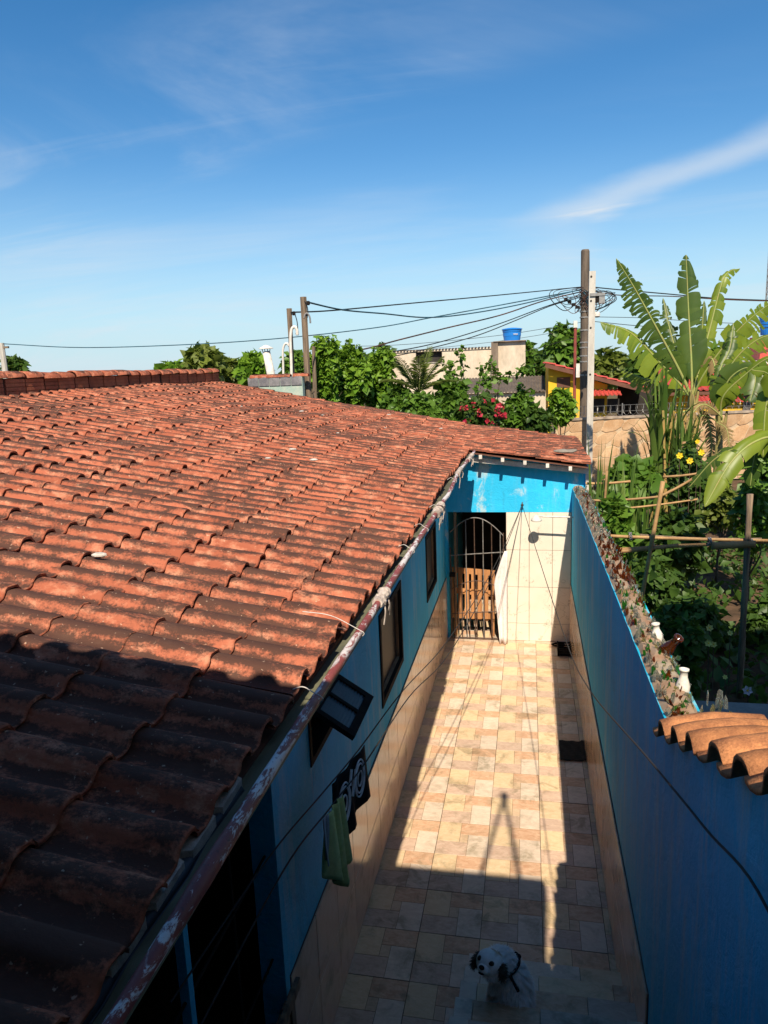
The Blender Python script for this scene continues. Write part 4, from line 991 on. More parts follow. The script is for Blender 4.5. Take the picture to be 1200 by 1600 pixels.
b.build('fur_coat', MT['fur'], body, kind='stuff'); bd_.build('dark_fur_coat', dark_fur, body, kind='stuff')
# ---------------------------------------------------------------- parapet on the ridge
pp = thing('brick_parapet', 'low parapet of red hollow bricks with clay tile coping along the roof ridge', 'parapet', (XR, 9, 4))
PY0, PY1 = 4.6, YV; PZ = roof_z(XR)-.07; PH = .215
b = MB(); b.box(XR-.10, XR-.012, PY0, PY1, PZ-.1, PZ+PH-.01); b.build('mortar_core', MT['brick_m'], pp)
def brick_mesh(w):
    bm_ = MB(); n = 4; hh = (PH-.02)/n
    for k in range(n): bm_.box(-.012, .0+(.003 if k % 2 else 0), -w/2, w/2, k*hh+.003, (k+1)*hh-.005)
    bm_.box(-.03, -.011, -w/2, w/2, 0, PH-.02); return bm_.mesh('brick', MT['brick'])
bms = [brick_mesh(w) for w in (.26, .30, .34)]; y = PY0; i = 0
while y < PY1-.3:
    k = random.randrange(3); w = (.26, .30, .34)[k]; y += w/2
    link('brick', bms[k], pp, mat=Matrix.Translation((XR+.004+random.uniform(-.003, .004), y, PZ+.004)) @ Matrix.Rotation(random.uniform(-.012, .012), 4, 'X')); y += w/2+random.choice((.02, .03, .06)); i += 1
def cap_tile():
    b = MB(); vs = []; n = 9; rows = ((0, 1.0, 0), (.30, .86, .012), (.38, .86, .0))
    for (v, s, dz) in rows:
        for j in range(n):
            a = math.pi*j/(n-1); vs.append((math.cos(a)*.105*s, v, math.sin(a)*.085*s+dz))
    fs = []
    for r in range(2):
        for j in range(n-1): fs.append((r*n+j, r*n+j+1, (r+1)*n+j+1, (r+1)*n+j))
    o = len(vs); vs += [(x*.86, yv, z*.84-.002) for (x, yv, z) in vs]
    for r in range(2):
        for j in range(n-1): fs.append((o+r*n+j, o+(r+1)*n+j, o+(r+1)*n+j+1, o+r*n+j+1))
    for j in range(n-1): fs.append((j, o+j, o+j+1, j+1)); fs.append((2*n+j, 2*n+j+1, o+2*n+j+1, o+2*n+j))
    b.add(vs, fs); return b.mesh('coping_tile', MT['tile_obj'], smooth=True)
ctm = cap_tile(); y = PY0
while y < PY1-.2:
    link('coping_tile', ctm, pp, mat=Matrix.Translation((XR-.05+random.uniform(-.012, .012), y, PZ+PH-.016+random.uniform(-.006, .012))) @ Matrix.Rotation(random.uniform(-.05, .05), 4, 'Z') @ Matrix.Rotation(random.uniform(-.04, .02), 4, 'X')); y += .335
# grey upstand at the far corner
us = thing('roof_upstand', 'grey zinc clad upstand with clay cap tiles at the far roof corner', 'upstand', (-5.2, YV, 3.9))
xa, xb = onY(388, 590, YV+.05).x, onY(473, 600, YV+.05).x; zt = onY(430, 589, YV+.05).z
for k in range(5):
    x0 = xa+(xb-xa)*k/5; x1 = xa+(xb-xa)*(k+1)/5-.01; b = MB(); b.box(x0, x1, YV+.012, YV+.02+.004*(k % 2), zt-.17, zt); b.build('zinc_panel', MT['zinc'], us)
b = MB(); b.box(xa, xb, YV+.03, YV+.17, 3.2, zt-.01); b.build('core', MT['teal'], us)
for k in range(6):
    x0 = xa+.02+(xb-xa-.05)*k/6
    if k == 4: continue
    link('coping_tile', ctm, us, mat=Matrix.Translation((x0+.02, YV+.09, zt-.012)) @ Matrix.Rotation(math.radians(-90+random.uniform(-4, 4)), 4, 'Z') @ Matrix.Scale(.8, 4))
vt = thing('vent_pipe', 'leaning white vent pipe with a conical cap behind the roof corner', 'vent', tuple(onY(424, 583, YV+.25)))
p0 = onY(425, 592, YV+.25); p1 = onY(416, 549, YV+.25); b = MB(); b.tube([p0-Vector((0, 0, .25)), p0, p1], [.085, .085, .075], 14); b.build('pipe', MT['white_p'], vt, smooth=True)
b = MB(); b.lathe(p1+Vector((0, 0, .05)), [(.145, 0), (.14, .012), (.05, .06), (.008, .075)], 16); b.build('cap', MT['white_p'], vt)
for a in range(4): b = MB(); d = Vector((math.cos(a*1.57), math.sin(a*1.57), 0))*.066; b.tube([p1+d-Vector((0, 0, .03)), p1+d*1.3+Vector((0, 0, .055))], .008, 5); b.build('bracket', MT['steel'], vt)
def wood_pole(px0, py0, px1, py1, Y, w, label, zb):
    a = onY(px0, py0, Y); c = onY(px1, py1, Y); d = (a-c).normalized(); base = c-d*((c.z-zb)/d.z)
    t = thing('wooden_pole', label, 'pole', tuple(base)); b = MB(); n = 9
    pts = [base+(a-base)*i/n for i in range(n+1)]; b.tube(pts, [w*(1.15-.3*i/n)+random.uniform(-.006, .006) for i in range(n+1)], 7); b.build('shaft', MT['wood_g'], t); return t, a, base
t1, P2, _ = wood_pole(474, 464, 482, 612, YV+.35, .075, 'tall split weathered wooden service pole behind the roof corner', 0)
b = MB(); b.lathe(P2+Vector((.09, 0, -.12)), [(.02, -.04), (.035, -.03), (.035, .03), (.02, .04)], 10); b.build('insulator', MT['black_m'], t1)
t2, P1, _ = wood_pole(452, 482, 458, 600, YV+.75, .062, 'shorter wooden service pole with white conduit behind the roof corner', 0)
b = MB(); b.lathe(P1+Vector((.09, 0, -.10)), [(.02, -.04), (.035, -.03), (.035, .03), (.02, .04)], 10); b.build('insulator', MT['black_m'], t2)
b = MB(); q = lambda x, y: onY(x, y, YV+.60); b.tube(smooth_path([q(456, 598), q(455, 560), q(454, 530), q(456, 514), q(461, 511), q(464, 516), q(464.5, 524)], 5), .03, 8); b.build('conduit', MT['white_p'], t2, smooth=True)
b = MB(); q = lambda x, y: onY(x, y, YV+1.1); b.tube(smooth_path([q(443, 600), q(442.5, 570), q(442, 548), q(445, 538), q(449, 537), q(452, 541)], 5), .024, 8); b.build('conduit', MT['white_p'], smooth=True, label='thin bent white conduit mast next to the wooden poles', cat='conduit')
b = MB(); q = lambda x, y: onY(x, y, YV+.30); b.tube(smooth_path([q(475, 497), q(477, 491), q(481, 490), q(484, 496), q(485, 505)], 5), .018, 7); b.build('bent_pipe', MT['steel'], t1)
t3, P3, _ = wood_pole(490, 541, 491, 575, YV+2.2, .05, 'short bleached post stub among the leafy shrubs', 0)

# ---------------------------------------------------------------- foliage helpers
def np_mesh(name, V, Fq, mats, rnd=None, mi=None):
    me = bpy.data.meshes.new(name); n = len(V); k = Fq.shape[1]; nf = len(Fq)
    me.vertices.add(n); me.vertices.foreach_set('co', V.astype(np.float32).ravel())
    me.loops.add(nf*k); me.loops.foreach_set('vertex_index', Fq.astype(np.int32).ravel())
    me.polygons.add(nf); me.polygons.foreach_set('loop_start', np.arange(0, nf*k, k, dtype=np.int32)); me.polygons.foreach_set('loop_total', np.full(nf, k, np.int32))
    for mt in (mats if isinstance(mats, (list, tuple)) else [mats]): me.materials.append(mt)
    if rnd is not None:
        a = me.attributes.new('rnd', 'FLOAT', 'POINT'); a.data.foreach_set('value', rnd.astype(np.float32))
    if mi is not None: me.polygons.foreach_set('material_index', mi.astype(np.int32))
    me.update(calc_edges=True); return me
def leaf_arrays(C, D, N, Ls, Wd, rng, fold=.25):
    """C leaf base, D direction along leaf, N normal; folded kite of two triangles each side -> 2 quads"""
    n = len(C); S = np.cross(D, N); S /= np.linalg.norm(S, axis=1, keepdims=True)+1e-9; N2_ = np.cross(S, D)
    L_ = Ls[:, None]; W_ = Wd[:, None]
    mid = C+D*L_*.45
    V = np.stack([C, mid+S*W_+N2_*W_*fold, C+D*L_-N2_*L_*.12, mid-S*W_+N2_*W_*fold, mid-N2_*W_*.1], 1).reshape(-1, 3)
    b = np.arange(n)*5; Fq = np.concatenate([np.stack([b, b+1, b+2, b+4], 1), np.stack([b, b+4, b+2, b+3], 1)]); return V, Fq
def crown(name, lumps, n, size, mat, parent, seed=0, droop=.3, shell=.55, gaps=.45, aspect=.34):
    """leaves spread through uneven lumps; noise removes leaves so light passes and the outline stays ragged"""
    rng = np.random.default_rng(seed); lum = np.array(lumps, float); vol = lum[:, 3]*lum[:, 4]*lum[:, 5]; pr = vol**.75; pr /= pr.sum()
    idx = rng.choice(len(lum), n, p=pr); d = rng.normal(size=(n, 3)); d /= np.linalg.norm(d, axis=1, keepdims=True)
    rr = rng.random(n)**(1/3)*(1-shell)+shell*(.80+.28*rng.random(n)); rr = np.where(rng.random(n) < .25, rng.random(n)**.5, rr)
    C = lum[idx, :3]+d*rr[:, None]*lum[idx, 3:6]
    ms = lum[:, 3:6].mean()
    keep = np.array([mnoise.noise(Vector(c)*(2.2/ms)) + .4*mnoise.noise(Vector(c)*(6/ms)) > -gaps for c in C]); C = C[keep]; d = d[keep]; n = len(C)
    N = d*.8+rng.normal(size=(n, 3))*.55+np.array([0, 0, .45]); N /= np.linalg.norm(N, axis=1, keepdims=True)
    D = rng.normal(size=(n, 3))+d*.5+np.array([0, 0, -droop]); D -= N*(D*N).sum(1, keepdims=True); D /= np.linalg.norm(D, axis=1, keepdims=True)+1e-9
    Ls = size*np.clip(rng.lognormal(-.05, .38, n), .35, 2.0); V, Fq = leaf_arrays(C, D, N, Ls, Ls*aspect, rng)
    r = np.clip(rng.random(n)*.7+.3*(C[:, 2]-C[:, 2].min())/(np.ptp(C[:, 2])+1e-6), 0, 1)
    return link(name, np_mesh(name, V, Fq, mat, np.repeat(r, 5)), parent)
def limbs(base, tops, r0, mat, parent, name='trunk', seed=0):
    rg = random.Random(seed); b = MB()
    fork = Vector(base)+Vector((0, 0, (min(t[2] for t in tops)-base[2])*.45)); b.tube([Vector(base)-Vector((0, 0, .1)), (Vector(base)+fork)/2+Vector((rg.uniform(-.05, .05), 0, 0)), fork], [r0, r0*.8, r0*.68], 8)
    for t in tops:
        t = Vector(t); mdl = (fork+t)/2+Vector((rg.uniform(-.15, .15), rg.uniform(-.15, .15), .1)); b.tube(smooth_path([fork-Vector((0, 0, .05)), mdl, t], 4), [r0*.6-r0*.5*i/8 for i in range(9)], 6)
        for k in range(3):
            s = mdl+(t-mdl)*rg.random(); b.tube([s, s+Vector((rg.uniform(-.5, .5), rg.uniform(-.5, .5), rg.uniform(.1, .5)))*(t-fork).length*.35], [r0*.2, r0*.06], 5)
    return b.build(name, mat, parent, smooth=True)
def bush(name, label, cat, px, py0, py1, Y, wpx, mat, n, size, seed, trunk_r=.04, group=None, depth=None, nl=7, gaps=.4, zb=0, droop=.3, aspect=.34, shoots=0):
    """bush whose outline spans py0 (top) to py1 and wpx wide in the photo at distance Y"""
    top = onY(px, py0, Y); bot = onY(px, py1, Y); w = (onY(px+wpx/2, (py0+py1)/2, Y)-onY(px-wpx/2, (py0+py1)/2, Y)).length/2; dp = depth or w*.8
    rg = random.Random(seed); z0 = max(zb+.1, bot.z); hgt = top.z-z0; t = thing(name, label, cat, (top.x, Y, zb), group); lum = []
    for k in range(nl):
        a = rg.uniform(0, 6.28); f = rg.uniform(.15, .75); zc = z0+hgt*rg.uniform(.2, .78); taper = 1-.45*max(0, (zc-z0)/hgt-.4)
        lum.append((top.x+w*f*math.cos(a)*taper, Y+dp*f*math.sin(a), zc, w*rg.uniform(.28, .5), dp*rg.uniform(.28, .5), hgt*rg.uniform(.16, .30)))
    lum.append((top.x, Y, top.z-hgt*.22, w*.34, dp*.34, hgt*.22)); lum.append((top.x, Y, z0+hgt*.4, w*.6, dp*.6, hgt*.4))
    base_l = list(lum)
    for k in range(shoots):
        l = rg.choice(base_l); sx = l[0]+rg.uniform(-.8, .8)*l[3]; sz = l[2]+l[5]*.9
        for q in range(4): lum.append((sx+rg.uniform(-.03, .03), l[1], sz+q*.10, .075-.012*q, .075-.012*q, .09))
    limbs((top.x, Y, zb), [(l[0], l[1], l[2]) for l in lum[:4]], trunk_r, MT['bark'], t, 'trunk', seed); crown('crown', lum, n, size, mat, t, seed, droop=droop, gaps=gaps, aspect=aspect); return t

# shrubs just behind the roof
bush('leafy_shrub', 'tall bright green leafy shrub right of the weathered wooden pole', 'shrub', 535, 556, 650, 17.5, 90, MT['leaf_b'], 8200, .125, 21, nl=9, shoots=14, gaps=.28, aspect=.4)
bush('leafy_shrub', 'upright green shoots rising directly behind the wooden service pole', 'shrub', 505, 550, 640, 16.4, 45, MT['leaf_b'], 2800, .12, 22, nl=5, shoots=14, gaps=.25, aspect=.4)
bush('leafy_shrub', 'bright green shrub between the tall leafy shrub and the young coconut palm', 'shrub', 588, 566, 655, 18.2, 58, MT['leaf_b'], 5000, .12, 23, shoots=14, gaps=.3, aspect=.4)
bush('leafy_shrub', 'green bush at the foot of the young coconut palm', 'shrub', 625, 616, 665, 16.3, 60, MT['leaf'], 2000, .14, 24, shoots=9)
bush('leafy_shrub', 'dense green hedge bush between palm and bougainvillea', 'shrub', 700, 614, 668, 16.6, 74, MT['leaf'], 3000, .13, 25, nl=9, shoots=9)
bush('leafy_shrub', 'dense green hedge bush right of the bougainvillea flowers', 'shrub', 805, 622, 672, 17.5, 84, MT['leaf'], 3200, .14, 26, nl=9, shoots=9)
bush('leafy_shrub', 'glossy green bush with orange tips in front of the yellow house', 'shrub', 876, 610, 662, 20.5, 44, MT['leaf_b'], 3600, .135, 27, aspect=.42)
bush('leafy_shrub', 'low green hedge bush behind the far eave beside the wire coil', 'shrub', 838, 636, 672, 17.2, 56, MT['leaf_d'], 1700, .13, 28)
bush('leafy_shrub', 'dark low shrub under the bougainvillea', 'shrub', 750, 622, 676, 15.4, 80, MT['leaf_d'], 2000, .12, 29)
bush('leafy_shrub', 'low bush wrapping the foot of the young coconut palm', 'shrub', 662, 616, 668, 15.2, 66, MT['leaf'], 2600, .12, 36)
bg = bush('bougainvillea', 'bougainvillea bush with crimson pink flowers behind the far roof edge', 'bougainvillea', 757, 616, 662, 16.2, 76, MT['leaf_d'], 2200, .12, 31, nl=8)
fl = []; rg = random.Random(8)
for k in range(24):
    px, py = rg.gauss(757, 24), rg.gauss(640, 13); p = onY(px, py, 15.1+rg.uniform(-.2, .3)); r = rg.uniform(1.5, 3.6)*15.0/F; fl.append((p.x, p.y, p.z, r, r*.6, r*.8))
crown('blossom', fl, 190, .065, MT['pink'], bg, 33, droop=0, gaps=.5, aspect=.5)
for (px0, py0, px1, py1, sd) in ((716, 640, 717, 545, 1), (760, 625, 765, 560, 2), (700, 620, 695, 568, 3), (778, 612, 818, 575, 4), (745, 625, 752, 572, 5)):
    Y = 17.0; a = onY(px0, py0, Y); c = onY(px1, py1, Y); t = thing('vine_shoot', ['thin leafy vine shoot climbing straight up before the pale building', 'arching leafy shoot above the bougainvillea', 'short leafy shoot beside the palm crown', 'long leafy shoot leaning right over the dark roof', 'leafy shoot rising between the arching ones'][sd-1], 'shoot', (a.x, Y, 0))
    b = MB(); pts = smooth_path([Vector((a.x, Y, 0)), a, (a+c)/2+Vector((.12, 0, .1)), c], 5); b.tube(pts, [.016-.012*i/(len(pts)-1) for i in range(len(pts))], 5); b.build('stem', MT['bark'], t)
    crown('leaves', [(p.x, p.y, p.z, .06, .06, .09) for p in pts[5:]], 90, .11, MT['leaf'], t, 40+sd, gaps=.9, aspect=.4)

def frond(base, az, el, L_, droop, wid, mat, parent, rg, nl=26, name='frond'):
    """palm frond: curved rachis with paired narrow leaflets"""
    d0 = Vector((math.cos(az)*math.cos(el), math.sin(az)*math.cos(el), math.sin(el))); b = MB(); pts = []
    p = Vector(base); d = d0.copy(); k = 14
    for i in range(k+1): pts.append(p.copy()); p = p+d*L_/k; d = (d+Vector((0, 0, -droop/k))).normalized()
    b.tube(pts, [.022*(1-.85*i/k)*L_/2+.003 for i in range(k+1)], 5, r=.9)
    for i in range(nl):
        t = .12+.86*i/nl; q = t*k; i0 = min(k-1, int(q)); c = pts[i0].lerp(pts[i0+1], q-i0); tan = (pts[i0+1]-pts[i0]).normalized(); s = tan.cross(Vector((0, 0, 1))).normalized()
        ll = wid*math.sin(math.pi*(.12+.82*t))**.7*rg.uniform(.85, 1.1)
        for sg in (-1, 1):
            dd = (s*sg*.75+tan*.75+Vector((0, 0, .12-.25*rg.random()))).normalized(); up_ = s.cross(tan)*.012*L_/2; e = c+dd*ll+Vector((0, 0, -.18*ll)); m_ = c+dd*ll*.5; w_ = tan*.016*L_/2
            b.add([c, m_+w_, e, m_-w_], [(0, 1, 2), (0, 2, 3)], r=rg.random())
    return b.build(name, mat, parent, rnd=True)
def palm(px, pyc, Y, label, L_, seed, nf=12, pybase=None, zb=0):
    c = onY(px, pyc, Y); t = thing('palm_tree', label, 'palm', (c.x, Y, zb)); rg = random.Random(seed); b = MB(); b.tube([(c.x, Y, zb), (c.x+.05, Y, (zb+c.z)/2), tuple(c)], [.13, .11, .09], 8); b.build('trunk', MT['bark'], t)
    for i in range(nf):
        az = i*2.4+rg.uniform(-.2, .2); el = rg.uniform(.85, 1.40) if i % 3 else rg.uniform(.45, .8); frond(c, az, el, L_*rg.uniform(.8, 1.1), rg.uniform(.5, 1.2), L_*.26, MT['palm'], t, rg)
    return t
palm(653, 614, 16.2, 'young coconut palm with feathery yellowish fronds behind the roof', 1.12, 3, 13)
palm(700, 577, 75, 'distant small palm on the horizon left of the poles', 2.0, 4, 9) if False else None
# trees on the horizon and behind the buildings
def tree(label, px, py0, py1, Y, wpx, mat, n, size, seed, r=.2, group=None, gaps=.4, nl=10): return bush('tree', label, 'tree', px, py0, py1, Y, wpx, mat, n, size, seed, r, group, nl=nl, gaps=gaps)
tree('broad domed tree on the skyline left of the white vent pipe', 318, 548, 596, 52, 62, MT['leaf_o'], 4200, .55, 51)
tree('low rounded tree on the skyline just left of the vent pipe', 392, 556, 596, 50, 48, MT['leaf_b'], 2600, .5, 52)
tree('small rounded tree on the skyline between the domed tree and vent pipe', 360, 562, 596, 55, 30, MT['leaf_o'], 1600, .5, 53)
tree('flat low tree on the skyline over the middle of the brick parapet', 268, 566, 600, 60, 56, MT['leaf_b'], 2200, .6, 54)
tree('green tree behind the two wooden service poles', 462, 548, 606, 24, 66, MT['leaf'], 3200, .2, 55, .09)
tree('distant dark tree at the left end of the brick parapet', 18, 556, 600, 60, 40, MT['leaf_d'], 1500, .55, 56)
tree('sparse light-leaved tree behind the dark street pole', 884, 505, 600, 44, 66, MT['leaf'], 2600, .42, 57, .14, gaps=.12)
tree('dark round tree between the tank building and the yellow house', 843, 552, 602, 55, 40, MT['leaf_d'], 2200, .5, 58)
tree('climber-covered green tree at the right corner of the tank building', 824, 536, 596, 40, 14, MT['leaf'], 1000, .3, 59, .1, nl=5)
tree('light green bushy tree behind the yellow house roof', 948, 548, 600, 60, 54, MT['leaf_o'], 2400, .6, 60)
tree('small sparse tree above the flat-roofed pale building', 601, 536, 575, 42, 26, MT['leaf_d'], 700, .32, 61, .06, gaps=.1)
tree('distant tree line clump behind the banana leaves', 1010, 556, 600, 75, 90, MT['leaf_d'], 2400, .9, 62)
tree('distant green tree between the vent pipe poles and pale building', 566, 560, 610, 48, 60, MT['leaf'], 2200, .5, 63)
tree('tree on the skyline right of the green climber', 1130, 545, 600, 70, 70, MT['leaf'], 2000, .8, 64)
# far-off wood along the horizon
lum = []; rg = random.Random(4)
for i in range(90): x = -220+i*5+rg.uniform(-2, 2); hgt = rg.uniform(1.6, 3.6); lum.append((x, 190+rg.uniform(-15, 25), hgt*.6, 5, 4, hgt))
crown('distant_woodland', lum, 9000, 1.5, MT['leaf_d'], None, 71, gaps=.6)['kind'] = 'stuff'

# ---------------------------------------------------------------- pale concrete building with tank
def ybox(mb, px0, px1, py0, py1, Y, dep, zb=None, mi=0):
    a = onY(px0, py1, Y); c = onY(px1, py0, Y); mb.box(a.x, c.x, Y, Y+dep, a.z if zb is None else zb, c.z, mi); return a, c
cbld = thing('flat_roofed_building', 'pale unpainted concrete building with a stained block and dark window', 'building', (1, 40, 0))
YB = 40
b = MB(); l = onY(602, 575, YB); r_ = onY(773, 575, YB); ztp = onY(690, 549, YB).z; w0 = onY(650, 570, YB).x; w1_ = onY(691, 570, YB).x; wz0, wz1 = onY(670, 566, YB).z, onY(670, 548.5, YB).z
rect_wall(b, l.x, r_.x, 0, ztp, [(w0, w1_, wz0, wz1)], lambda a, c, d, e: b.box(a, c, YB, YB+.2, d, e)); b.build('wall', MT['render'], cbld)
b = MB(); b.box(l.x, l.x+.2, YB+.2, YB+7, 0, ztp); b.box(l.x+.2, r_.x, YB+6.8, YB+7, 0, ztp); b.box(l.x-.05, r_.x, YB-.05, YB+7.05, ztp+.02, ztp+.10); b.build('back_walls', MT['render'], cbld)
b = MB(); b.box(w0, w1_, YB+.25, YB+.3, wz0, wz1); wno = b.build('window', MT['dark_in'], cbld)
b = MB(); b.box(w0-.02, w1_+.02, YB-.04, YB+.10, wz0-.06, wz0-.002); b.build('sill', MT['concrete'], wno)
for k in range(34): b = MB(); x = l.x+(r_.x-l.x)*k/34; b.box(x, x+.10, YB-.12, YB+.3, ztp+.101, ztp+.15); b.build('roof_rib', MT['oldroof'], cbld)
b = MB(); a, c = ybox(b, 772, 821, 532, 600, YB-.6, 5.5, 0); b.build('tank_block', MT['render'], cbld)
b = MB(); ybox(b, 768, 778, 534, 600, YB-.75, .12, 0); b.build('stained_pillar', MT['stain'], cbld)
b = MB(); ybox(b, 771, 822, 531, 534.5, YB-.8, 5.9); b.build('parapet_cap', MT['stain'], cbld)
def tank(px, py0, py1, Y, wpx, label, writing=True):
    p = onY(px, py1, Y); top_ = onY(px, py0, Y).z; r = wpx/2*Y/F; h = top_-p.z; t = thing('water_tank', label, 'water tank', tuple(p))
    b = MB(); b.lathe(p, [(r*.80, 0), (r*.86, h*.35), (r*.88, h*.36), (r*.90, h*.66), (r*.93, h*.67), (r*.96, h*.84)], 28); bd = b.build('body', MT['tank'], t, smooth=False)
    b = MB(); b.lathe(p, [(r*1.02, h*.841), (r*1.03, h*.88), (r*.9, h*.93), (r*.4, h*.985), (r*.1, h)], 28); b.build('lid', MT['tank'], t)
    if writing:
        for k in range(6):
            b = MB(); a = math.radians(-78+k*5.2); rr = r*.905
            for (u0, u1, v0, v1) in ((-.5, -.2, 0, 1), (.1, .45, 0, .3), (.1, .45, .6, 1)) if k % 2 else ((-.5, .4, .7, 1), (-.2, .1, 0, .7)):
                w = r*.075; b.box(p.x+rr*math.cos(a)+u0*w, p.x+rr*math.cos(a)+u1*w, p.y+rr*math.sin(a)-.02, p.y+rr*math.sin(a)+.03, p.z+h*(.42+.10*v0), p.z+h*(.42+.10*v1))
            b.build('letter_mark', MT['white_p'], bd)
    return t
tank(800, 512, 532.5, YB+.9, 30, 'round blue plastic water tank on the pale concrete block')
# dark corrugated roof in front of it
dr = thing('shed', 'low shed with a dark corrugated roof before the pale building', 'shed', (2, 32, 0)); YS = 33
a = onY(690, 612, YS); c = onY(853, 612, YS); z0 = onY(770, 614, YS).z; z1 = z0+.62; b = MB(); b.box(a.x, c.x, YS+.2, YS+.35, 0, z0-.02); b.build('wall', MT['render'], dr)
b = MB(); n = 120; vs = []; fs = []
for i in range(n+1):
    x = a.x+(c.x-a.x)*i/n; dz = .03*math.sin(i*math.pi/2); vs += [(x, YS, z0+dz), (x, YS+4.2, z1+dz)]
for i in range(n): fs.append((i*2, i*2+2, i*2+3, i*2+1))
b.add(vs, fs); b.build('roof', MT['oldroof'], dr, smooth=True)

# ---------------------------------------------------------------- yellow house
yh = thing('yellow_house', 'yellow house with red tiled roofs beyond the stone wall', 'house', (6, 34, 0)); YH = 33
def tile_roof(p00, p10, p01, p11, ribs, name, parent, rows=5):
    """ribbed red clay roof between eave p00-p10 and ridge p01-p11"""
    b = MB(); n = ribs*6; vs = []; fs = []; p00, p10, p01, p11 = map(Vector, (p00, p10, p01, p11)); nr = ((p10-p00).cross(p01-p00)).normalized()
    if nr.z < 0: nr = -nr
    R = rows*2
    for r in range(rows):
        for e in (0, 1):
            v = (r+e)/rows; lift = .04*(1-e)
            for i in range(n+1):
                u = i/n; p = p00.lerp(p10, u).lerp(p01.lerp(p11, u), v); ph = (u*ribs) % 1.0; hh = .055*math.sin(math.pi*min(1, ph/.6)) if ph < .6 else 0
                vs.append(p+nr*(hh+lift))
    m_ = n+1
    for r in range(R-1):
        for i in range(n): fs.append((r*m_+i, r*m_+i+1, (r+1)*m_+i+1, (r+1)*m_+i))
    b.add(vs, fs); o = b.build(name, MT['redtile'], parent); o['kind'] = 'stuff'; md = o.modifiers.new('s', 'SOLIDIFY'); md.thickness = .03; md.offset = -1; return o
# gable wall facing us: rakes from (855,566) down to the right
A = onY(857, 569, YH); B = onY(1000, 606, YH); zb = 0
b = MB(); b.add([(A.x, YH, 0), (B.x-1.35, YH, 0), (B.x-1.35, YH, B.z+.18), (A.x, YH, A.z-.06), (A.x, YH+6, 0), (B.x-1.35, YH+6, 0), (B.x-1.35, YH+6, B.z+.18), (A.x, YH+6, A.z-.06)], [(0,1,2,3),(7,6,5,4),(0,4,5,1),(1,5,6,2),(2,6,7,3),(3,7,4,0)]); b.build('wall', MT['yellow'], yh)
tile_roof((B.x+.3, YH-.5, B.z-.05), (B.x+.3, YH+6, B.z-.05), (A.x-.15, YH-.5, A.z+.06), (A.x-.15, YH+6, A.z+.06), 24, 'roof_tiles', yh, 10)
b = MB(); b.beam((A.x-.15, YH-.5, A.z-.04), (B.x+.3, YH-.5, B.z-.15), .06, .17); b.build('barge_board', MT['fascia'], yh)
q0, q1 = onY(870, 606, YH), onY(891, 589, YH); b = MB(); b.box(q0.x, q1.x, YH-.03, YH+.02, q0.z, q1.z); b.build('window', MT['fascia'], yh)
q0, q1 = onY(916, 619, YH-.5), onY(970, 609, YH-.5); tile_roof((q0.x, YH-.9, q0.z), (q1.x, YH-.9, q0.z), (q0.x, YH-.02, q1.z), (q1.x, YH-.02, q1.z), 8, 'awning_tiles', yh, 2)
for px in (935, 958): q = onY(px, 632, YH); b = MB(); b.box(q.x-.25, q.x+.25, YH-.04, YH+.02, q.z-.35, q.z+.25); b.build('window', MT['dark_in'], yh)
# recessed dark porch, right wing and its red roof
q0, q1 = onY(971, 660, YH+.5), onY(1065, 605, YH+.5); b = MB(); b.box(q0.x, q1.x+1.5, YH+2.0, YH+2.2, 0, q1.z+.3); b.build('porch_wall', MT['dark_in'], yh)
q0, q1 = onY(1060, 612, YH-.6), onY(1182, 612, YH-.6); zr = onY(1130, 572, YH+3).z
b = MB(); b.box(q0.x-.2, q1.x+3, YH, YH+5, 0, q0.z-.08); b.build('wing_wall', MT['yellow'], yh)
tile_roof((q0.x-.8, YH-.6, q0.z), (q1.x+3.5, YH-.6, q0.z), (q0.x-.2, YH+3.2, zr), (q1.x+3.5, YH+3.2, zr), 26, 'wing_roof_tiles', yh, 8)
b = MB(); b.box(q0.x-.8, q1.x+3.5, YH-.62, YH-.56, q0.z-.16, q0.z-.03); b.build('fascia', MT['fascia'], yh)
q0, q1 = onY(1085, 629, YH-1.2), onY(1161, 618, YH-1.2); tile_roof((q0.x, YH-1.9, q0.z), (q1.x, YH-1.9, q0.z), (q0.x, YH-1.0, q1.z), (q1.x, YH-1.0, q1.z), 11, 'awning_tiles', yh, 2)
q0, q1 = onY(1160, 640, YH), onY(1190, 612, YH); b = MB(); b.box(q0.x, q1.x-.4, YH-.05, YH-.01, q0.z-.3, q1.z); wq = b.build('window', MT['dark_in'], yh)
for k in range(6): b = MB(); x = q0.x+(q1.x-.4-q0.x)*(k+.5)/6; b.box(x-.015, x+.015, YH-.08, YH-.052, q0.z-.3, q1.z); b.build('bar', MT['iron_l'], wq)
# cream house at the far right with a dark blue tank
ch = thing('cream_house', 'cream house with a brown edged roof behind the banana plants', 'house', tuple(onZ(1190, 700, 0))); b = MB(); q0, q1 = onY(1100, 600, 38), onY(1290, 560, 38); b.box(q0.x, q1.x, 38, 45, 0, q1.z); b.build('wall', MT['white_p'], ch)
b = MB(); b.beam((q0.x-.3, 37.8, q1.z-.05), (q1.x, 37.8, q1.z+.9), .5, .12); b.build('roof_edge', MT['fascia'], ch)
q0, q1 = onY(1187, 560, 41), onY(1230, 524, 41); b = MB(); b.box(q0.x, q1.x, 41, 43, 0, q1.z); b.build('tank_tower', MT['redtile'], ch)
tank(1205, 490, 523, 42, 34, 'dark blue water tank on a brick-red stand beyond the banana leaves', False)
